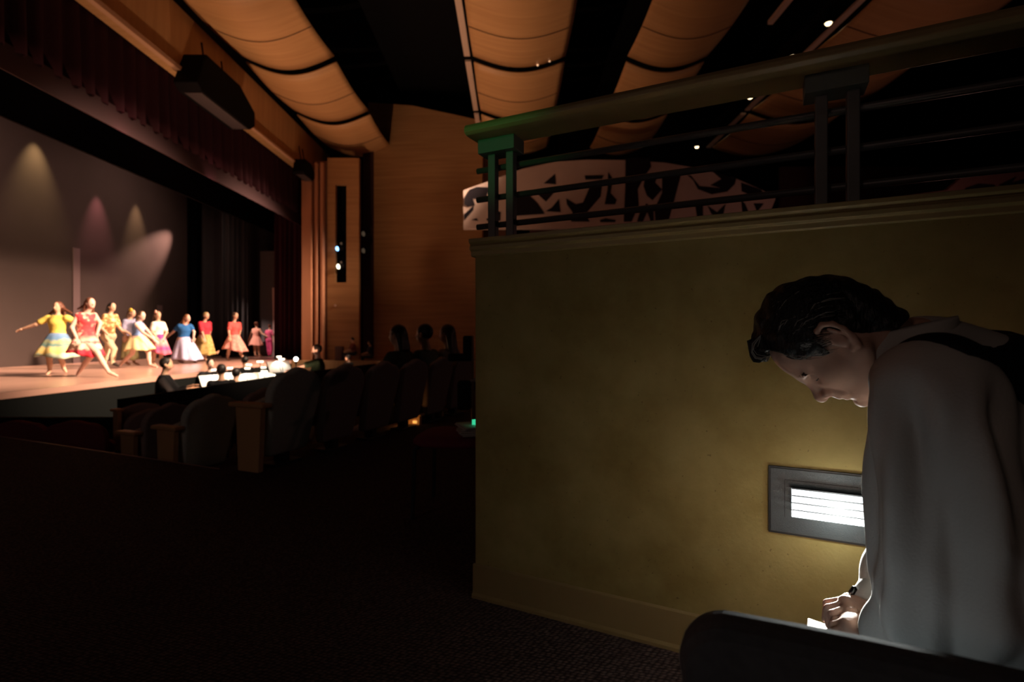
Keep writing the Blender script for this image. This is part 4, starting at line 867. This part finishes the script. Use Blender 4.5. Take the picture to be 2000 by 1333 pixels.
for q in (-1, 1):                                                                                                      # cheek fold, ear
    hd.append(SUB(C(hp(.086, .022 * q, -.030), hp(.078, .033 * q, -.060), .0022, .002, .007)))
    hd.append(E(hp(-.006, .072 * q, -.002), (.013, .008, .028), HA, .008))
    ear = [(-.004, .030), (-.018, .028), (-.026, .014), (-.025, -.004), (-.017, -.022), (-.008, -.034), (.0005, -.032)]
    pts = [(.004, .022)] + ear
    lat = [.074, .082, .088, .090, .089, .085, .080, .075]
    for i in range(len(pts) - 1):
        hd.append(C(hp(pts[i][0], lat[i] * q, pts[i][1]), hp(pts[i + 1][0], lat[i + 1] * q, pts[i + 1][1]), .0048 if i < 5 else .0068, .0046 if i < 4 else .007, .004))
    hd.append(SUB(E(hp(-.009, .088 * q, .000), (.0105, .009, .017), HA, .004)))
    hd.append(C(hp(-.015, .081 * q, .016), hp(-.018, .083 * q, -.012), .0032, .003, .004)); hd.append(E(hp(.002, .076 * q, -.004), (.004, .004, .006), HA, .003))
NB = np.array((.735, .938, 1.010))
hd += [C(hp(-.034, 0, -.025), NB, .049, .056, .02)]
HEAD = sdf_mesh(hd, .0021)
# --- body under the clothes
SC_ = np.array((.755, .93, .985)); PV = np.array((1.07, .76, .50)); sp = unit(SC_ - PV); TB = np.array([unit(np.cross(sp, LL)), LL, sp])
LSH = SC_ + LL * .175 + F0 * .040; RSH = SC_ - LL * .175 - F0 * .015
LEL = np.array((.660, .775, .610)); LWR = W(1712, 1246, .935); LWR = np.array(LWR)
REL = np.array((.868, 1.085, .66)); RWR = np.array(W(1704, 1196, 1.0))
KN = {q: PV + F0 * .42 + LL * .09 * q + np.array((0, 0, -.075)) for q in (1, -1)}
torso = [E(PV, (.13, .17, .13), TB, .05), C(PV, PV * .45 + SC_ * .55, .115, .125, .05), E(PV * .3 + SC_ * .7, (.118, .165, .17), TB, .05), C(LSH - F0 * .03, RSH - F0 * .03, .058, .058, .05), C(SC_, NB, .075, .058, .02), C((.770, .955, .985), (.95, .85, .885), .098, .115, .05)]
arms = [C(LSH, LEL, .044, .036, .02), C(LEL, LWR, .036, .029, .02), C(RSH, REL, .046, .038, .03), C(REL, RWR, .044, .029, .02)]
legs = []
for q in (1, -1):
    hip = PV + LL * .09 * q - UP * .05; an = KN[q] + F0 * .02 - UP * (KN[q][2] - .09)
    legs += [C(hip, KN[q], .085, .06, .03), C(KN[q], an, .058, .04, .02)]; 
feet = []
for q in (1, -1):
    an = KN[q] + F0 * .02 - UP * (KN[q][2] - .07); feet += [C(an - UP * .02, an + F0 * .15 - UP * .035, .038, .032, .02)]
BODY = sdf_mesh(torso + arms + legs + feet, .012)
# --- hands
def P_(x, y, Y): return np.array(W(x, y, Y))
def finger(a, b, c, r=.0092, k=.004): return [C(a, b, r, r * .94, k), C(b, c, r * .94, r * .82, .002)]
rh = [C(RWR, P_(1688, 1194, 1.0), .026, .026, .012), C(P_(1690, 1188, 1.015), P_(1652, 1178, 1.0), .020, .014, .012), C(P_(1692, 1205, .985), P_(1660, 1200, .965), .018, .013, .012), C(P_(1680, 1196, 1.0), P_(1656, 1190, .985), .020, .014, .012)]
rh += finger(P_(1652, 1174, 1.012), P_(1617, 1180, 1.02), P_(1613, 1210, 1.01)) + finger(P_(1654, 1181, .995), P_(1619, 1190, .995), P_(1620, 1222, .99)) + finger(P_(1658, 1190, .978), P_(1626, 1201, .972), P_(1630, 1230, .972), .0088) + finger(P_(1663, 1200, .962), P_(1637, 1213, .955), P_(1645, 1234, .958), .0078)
rh += [C(P_(1692, 1182, 1.03), P_(1657, 1171, 1.045), .013, .0115, .008), C(P_(1657, 1171, 1.045), P_(1622, 1190, 1.04), .0108, .0085, .003)]
rh += [SUB(C(P_(1670 + i * 7, 1172, .985), P_(1664 + i * 7, 1204, .955), .0012, .0012, .003)) for i in range(4)]
lh = [C(LWR, P_(1698, 1238, .935), .027, .028, .012), C(P_(1697, 1226, .945), P_(1660, 1213, .945), .018, .014, .014), C(P_(1697, 1240, .925), P_(1660, 1232, .915), .020, .014, .014), C(P_(1692, 1232, .935), P_(1656, 1222, .93), .019, .014, .014)]
lh += finger(P_(1658, 1212, .95), P_(1632, 1214, .955), P_(1622, 1240, .962)) + finger(P_(1656, 1218, .937), P_(1628, 1224, .94), P_(1621, 1250, .95)) + finger(P_(1657, 1226, .924), P_(1631, 1236, .925), P_(1630, 1262, .935), .0088) + finger(P_(1661, 1235, .912), P_(1640, 1248, .911), P_(1643, 1270, .92), .0078)
lh += [C(P_(1690, 1222, .96), P_(1652, 1226, .985), .013, .0112, .008), C(P_(1652, 1226, .985), P_(1622, 1236, .992), .0105, .0082, .003)]
RH = sdf_mesh(rh, .0019); LH = sdf_mesh(lh, .0019)
SKM = skin_mat('skin_man', (.54, .32, .24)); SKM.node_tree.nodes['Principled BSDF'].inputs['Roughness'].default_value = .62; SKM.node_tree.nodes['Principled BSDF'].inputs['Specular IOR Level'].default_value = .2
man = vq_obj('person', join_vq([HEAD, BODY, RH, LH]), SKM, base)
tag(man, 'man with greying hair in white shirt and black waistcoat, bending over to write', 'person')
# --- hair: a cap over the skull plus combed strands
def hair_u(f): return np.interp(f, [-.13, -.092, -.06, -.032, -.012, .010, .022, .034, .050, .062, .072, .12], [-.095, -.088, -.078, -.040, .024, .030, -.006, .006, .036, .088, .094, .098])
def hair_post(X, Fv):
    q = X - H0; f = q @ hf; u = q @ hu; l = q @ LL
    cut = (hair_u(f) - u) * .6; cut = np.where(np.abs(l) < .04, np.maximum(cut, 0) * np.where((f > .04), 1, .3) + np.where(f > .04, (.088 - u) * .5, cut) * .0 + np.where(f > .045, (.084 + (.07 - f) * .4 - u), cut), cut)
    wav = .0022 * np.sin(f * 150 + u * 60 + np.sin(l * 90) * 1.4) + .0014 * np.sin(u * 210 - f * 90 + l * 120)
    return np.maximum(Fv + wav, cut)
hc = [E(hp(-.013, 0, .033), (.101, .079, .090), HA, .01), E(hp(.028, 0, .046), (.062, .074, .068), HA, .03), C(hp(.066, -.03, .098), hp(.070, .035, .098), .018, .016, .02), C(hp(.02, 0, .105), hp(-.03, 0, .108), .03, .03, .04), C(hp(-.060, 0, -.02), hp(-.052, 0, -.066), .050, .043, .03)]
HAIRD = mat('man_hair', (.012, .0105, .010), .42, .45, bump=.6, bscale=140, stretch=(1, 1, .3)); HAIRG = mat('man_hair_grey', (.34, .34, .31), .45, .45)
hair = vq_obj('hair', sdf_mesh(hc, .0028, hair_post), HAIRD, base, man)
rnd = random.Random(3)
def strand(b, path, r):
    b.tube(path, [r] + [r * .9] * (len(path) - 2) + [r * .25], 4, cap=False)
def surf(f, l, u, off=.002):
    """push a head-frame point out to the hair surface"""
    c = np.array((-.010, 0, .035)); r = np.array((.101, .080, .090)); d = np.array((f, l, u)) - c; k = 1 / np.sqrt(((d / r) ** 2).sum()); q = c + d * k * (1 + off / .09); return hp(*q)
sb = MB()
for i in range(420):                       # combed back over the side and crown
    a = rnd.uniform(-.02, 1.0); f0 = rnd.uniform(-.02, .075); u0 = .045 + a * .075; l0 = .078 * math.sqrt(max(0.02, 1 - ((u0 - .035) / .09) ** 2)) * (1 if rnd.random() < .75 else -1); L = rnd.uniform(.05, .11)
    grey = u0 < .058 and f0 > -.01 and l0 > 0
    sb.cur = 1 if (grey and rnd.random() < .3) or rnd.random() < .03 else 0
    path = [surf(f0 - L * t, l0, u0 + .022 * math.sin(t * 2.2) - (.05 + .02 * rnd.random()) * t * t, .0035 + .0035 * math.sin(t * 3)) for t in (0, .25, .5, .75, 1)]
    strand(sb, path, rnd.uniform(.0005, .001))
for i in range(200):                       # grey temple and sideburn
    f0 = rnd.uniform(.012, .058); u0 = rnd.uniform(.03, .06) + max(0, f0 - .03) * .8; L = rnd.uniform(.025, .05)
    sb.cur = 1 if rnd.random() < .42 else 0
    path = [surf(f0 - L * .5 * t + .006 * math.sin(t * 3), .06, u0 - L * t * rnd.uniform(.55, .9), .0045) for t in (0, .35, .7, 1)]
    strand(sb, path, rnd.uniform(.00035, .0006))
for i in range(200):                       # forelock falling over the brow
    l0 = rnd.uniform(-.05, .055); sb.cur = 1 if rnd.random() < .38 else 0; k = rnd.uniform(.8, 1.1)
    path = [hp(.040, l0 * .9, .112), hp(.062, l0, .118 * k), hp(.079 * k, l0 * 1.02, .112), hp(.086 * k, l0 * .98, .102), hp(.083 * k, l0 * .92 + .004, .092), hp(.074, l0 * .9 + .006, .085)]
    strand(sb, path, rnd.uniform(.0007, .0013))
for i in range(160):                       # nape and back
    sb.cur = 0; f0 = rnd.uniform(-.1, -.03); u0 = rnd.uniform(-.01, .06)
    path = [surf(f0 - .01 * t, .05, u0 - .045 * t, .002) for t in (0, .4, .8, 1)]
    strand(sb, path, rnd.uniform(.0006, .001))
sb.v = [tuple(np.array(v) - base) for v in sb.v]; sb.build('hair_strands', [HAIRD, HAIRG], hair, smooth=True)
eb = MB()
for q in (1, -1):
    for i in range(45):
        t = rnd.random(); l0 = .019 + .030 * t; o = rnd.uniform(-.004, .004)
        eb.tube([tuple(np.array(hp(.083 - .010 * t, l0 * q, .016 + o - .003 * t)) - base), tuple(np.array(hp(.089 - .012 * t, (l0 + .008) * q, .020 + o - .006 * t)) - base)], [.0007, .0003], 4)
eb.build('eyebrows', HAIRD, man)
el = MB()
for q in (1, -1): el.tube([tuple(np.array(hp(f, l * q, u)) - base) for f, l, u in ((.0785, .0215, -.0065), (.0797, .029, -.0075), (.0772, .038, -.0085), (.0715, .0465, -.0080))], [.0007, .0011, .0011, .0006], 6)
el.build('eyelashes', HAIRD, man, smooth=True)
# --- clothes
SHIRT = mat('white_shirt', (.50, .47, .43), .8, .15, bump=.12, bscale=260); VEST = mat('black_waistcoat', (.008, .008, .011), .75, .2, bump=.1, bscale=300)
ad = unit(LEL - LSH)
def folds(X, Fv):
    q = X - LSH; ax = q @ ad; s1_ = unit(LL - ad * (LL @ ad)); s2_ = np.cross(ad, s1_); a1 = q @ s1_; a2 = q @ s2_; ang = np.arctan2(a2, a1 + 1e-9)
    rad = np.hypot(a1, a2); w = np.clip((ax + .02) / .10, 0, 1) * np.clip((.20 - rad) / .05, 0, 1) * np.clip((a1 + .09) / .06, 0, 1)
    d = .015 * np.sin(ang * 4.6 + ax * 3.0 + .9 * np.sin(ax * 9)) * np.clip(1.2 - ax * 1.2, .4, 1) + .0055 * np.sin(ang * 10 - ax * 15 + 1) + .005 * np.sin(ax * 38 + ang * 3.2) * np.clip((ax - .22) / .1, 0, 1)
    return Fv + d * w
sl = [C(LSH - UP * .012, LEL + F0 * .015 + UP * .05, .060, .080, .03), C(LSH - F0 * .055 - UP * .05, LEL - F0 * .085 + UP * .05, .048, .070, .07), C(LEL + UP * .03, LWR * .62 + LEL * .38, .078, .054, .03), C(LWR * .62 + LEL * .38, LWR * .93 + LEL * .07, .056, .037, .02),
      ]
sr = [C(RSH, REL, .068, .075, .04), C(REL, RWR * .6 + REL * .4, .070, .052, .03), C(RWR * .6 + REL * .4, RWR * .94 + REL * .06, .052, .036, .02)]
tors = [p[:3] + (p[3] if isinstance(p[3], np.ndarray) else p[3] + .006,) + (p[4] if p[4] is None else p[4] + .006,) + p[5:] for p in torso[:4] + torso[5:]]
neckcut = SUB(C(NB + unit(hp(-.03, 0, -.04) - NB) * .02, NB + unit(hp(-.03, 0, -.04) - NB) * .14, .062, .07, .006))
vq_obj('shirt', sdf_mesh(tors + sl + sr + [neckcut], .0062, folds), SHIRT, base, man)
for nm, a, b_ in (('left', LEL, LWR), ('right', REL, RWR)):
    d = unit(b_ - a); cb = MB(); s1 = unit(np.cross(d, UP)); s2 = np.cross(s1, d)
    rows = [[tuple(b_ - d * o - base + (s1 * math.cos(t) + s2 * math.sin(t)) * r) for t in [2 * math.pi * k / 28 for k in range(28)]] for o, r in ((.062, .035), (.055, .040), (.03, .041), (.004, .040), (.002, .037), (.03, .0365))]
    cb.grid(rows, True).build('cuff', SHIRT, man, smooth=True, solid=.003)
# collar: a band that rises round the neck
nd = unit(hp(-.03, 0, -.04) - NB); nup = unit(UP * .9 - F0 * .35); s1 = LL; s2 = unit(np.cross(nup, s1)); cc = NB + F0 * .030 + UP * .016; cb = MB(); rows = []
for h_, r_ in ((-.028, .084), (-.005, .079), (.036, .073), (.046, .074), (.038, .079), (.000, .090), (-.034, .100)):
    rows.append([tuple(cc + nup * (h_ + .020 * math.cos(t)) + (s1 * math.sin(t) - F0 * math.cos(t) * .92) * r_ - base) for t in [2 * math.pi * (k + .5) / 48 - math.pi for k in range(48)]])
cb.grid(rows, True).build('collar', SHIRT, man, smooth=True)
vt = [p[:3] + (p[3] if isinstance(p[3], np.ndarray) else p[3] + .014,) + (p[4] if p[4] is None else p[4] + .014,) + p[5:] for p in torso[:4] + torso[5:]]
vt = [(p[0], p[1], p[2] + .013, *p[3:]) if p[0] == 'e' else p for p in vt]
vt += [SUB(C(LSH + LL * .035 - UP * .015, LSH + LL * .3 - UP * .05, .074, .10, .008)), SUB(C(LSH - UP * .05 + LL * .03, LEL + UP * .03 + LL * .03, .078, .085, .012)), SUB(C(LSH - UP * .035 - F0 * .045 + LL * .035, LEL - F0 * .085 + LL * .03, .068, .085, .02)), SUB(C(RSH - LL * .035 - UP * .015, RSH - LL * .3, .074, .10, .008)), SUB(C(RSH - UP * .05 - LL * .03, REL - LL * .03, .078, .085, .012)),
       SUB(C(NB - nup * .03, NB + nup * .2, .092, .12, .006))]
vq_obj('waistcoat', sdf_mesh(vt, .006), VEST, base, man)
vq_obj('trousers', sdf_mesh([torso[0]] + legs, .011, lambda X, Fv: np.maximum(Fv, (X - PV) @ sp - .05), grow=.014), mat('man_trousers', (.015, .015, .018), .85, .1), base, man)
vq_obj('shoes', sdf_mesh(feet, .008, None, grow=.006), mat('black_shoes', (.01, .01, .01), .35, .5), base, man)
# --- pen, notepad, stool
a, c = P_(1628, 1222, 1.012), P_(1671, 1146, 1.018); d = unit(c - a); t = thing('pen', 'clear barrelled pen with a dark cap end, held in the writing hand', 'pen', a)
MB().tube([(0, 0, 0), tuple(d * .01), tuple(d * (np.linalg.norm(c - a) - .018))], [.0008, .0036, .0048], 10).build('barrel', mat('pen_clear', (.75, .78, .75), .15, .6), t, smooth=True)
L = np.linalg.norm(c - a); MB().tube([tuple(d * (L - .02)), tuple(d * (L - .015)), tuple(d * (L - .003)), tuple(d * L)], [.0045, .0062, .0052, .001], 12).build('cap_end', mat('pen_cap', (.01, .01, .012), .12, .6), t, smooth=True)
t = MB().box((0, 0, 0), (.13, .19, .006)).build('notepad', mat('notepad_paper', (.75, .74, .70), .8), bevel=.001); t.location = P_(1684, 1282, 1.0); t.rotation_euler = (R(6), R(-4), R(58))
tag(t, 'white notepad under the hands of the man who is writing', 'notepad')
stack_chair((1.085, .752, 0), math.atan2(F0[1], F0[0]) + R(90), 'dark chair under the man who is writing, beyond the right edge of the picture', mat('chair_dark', (.05, .05, .06), .85), .355)
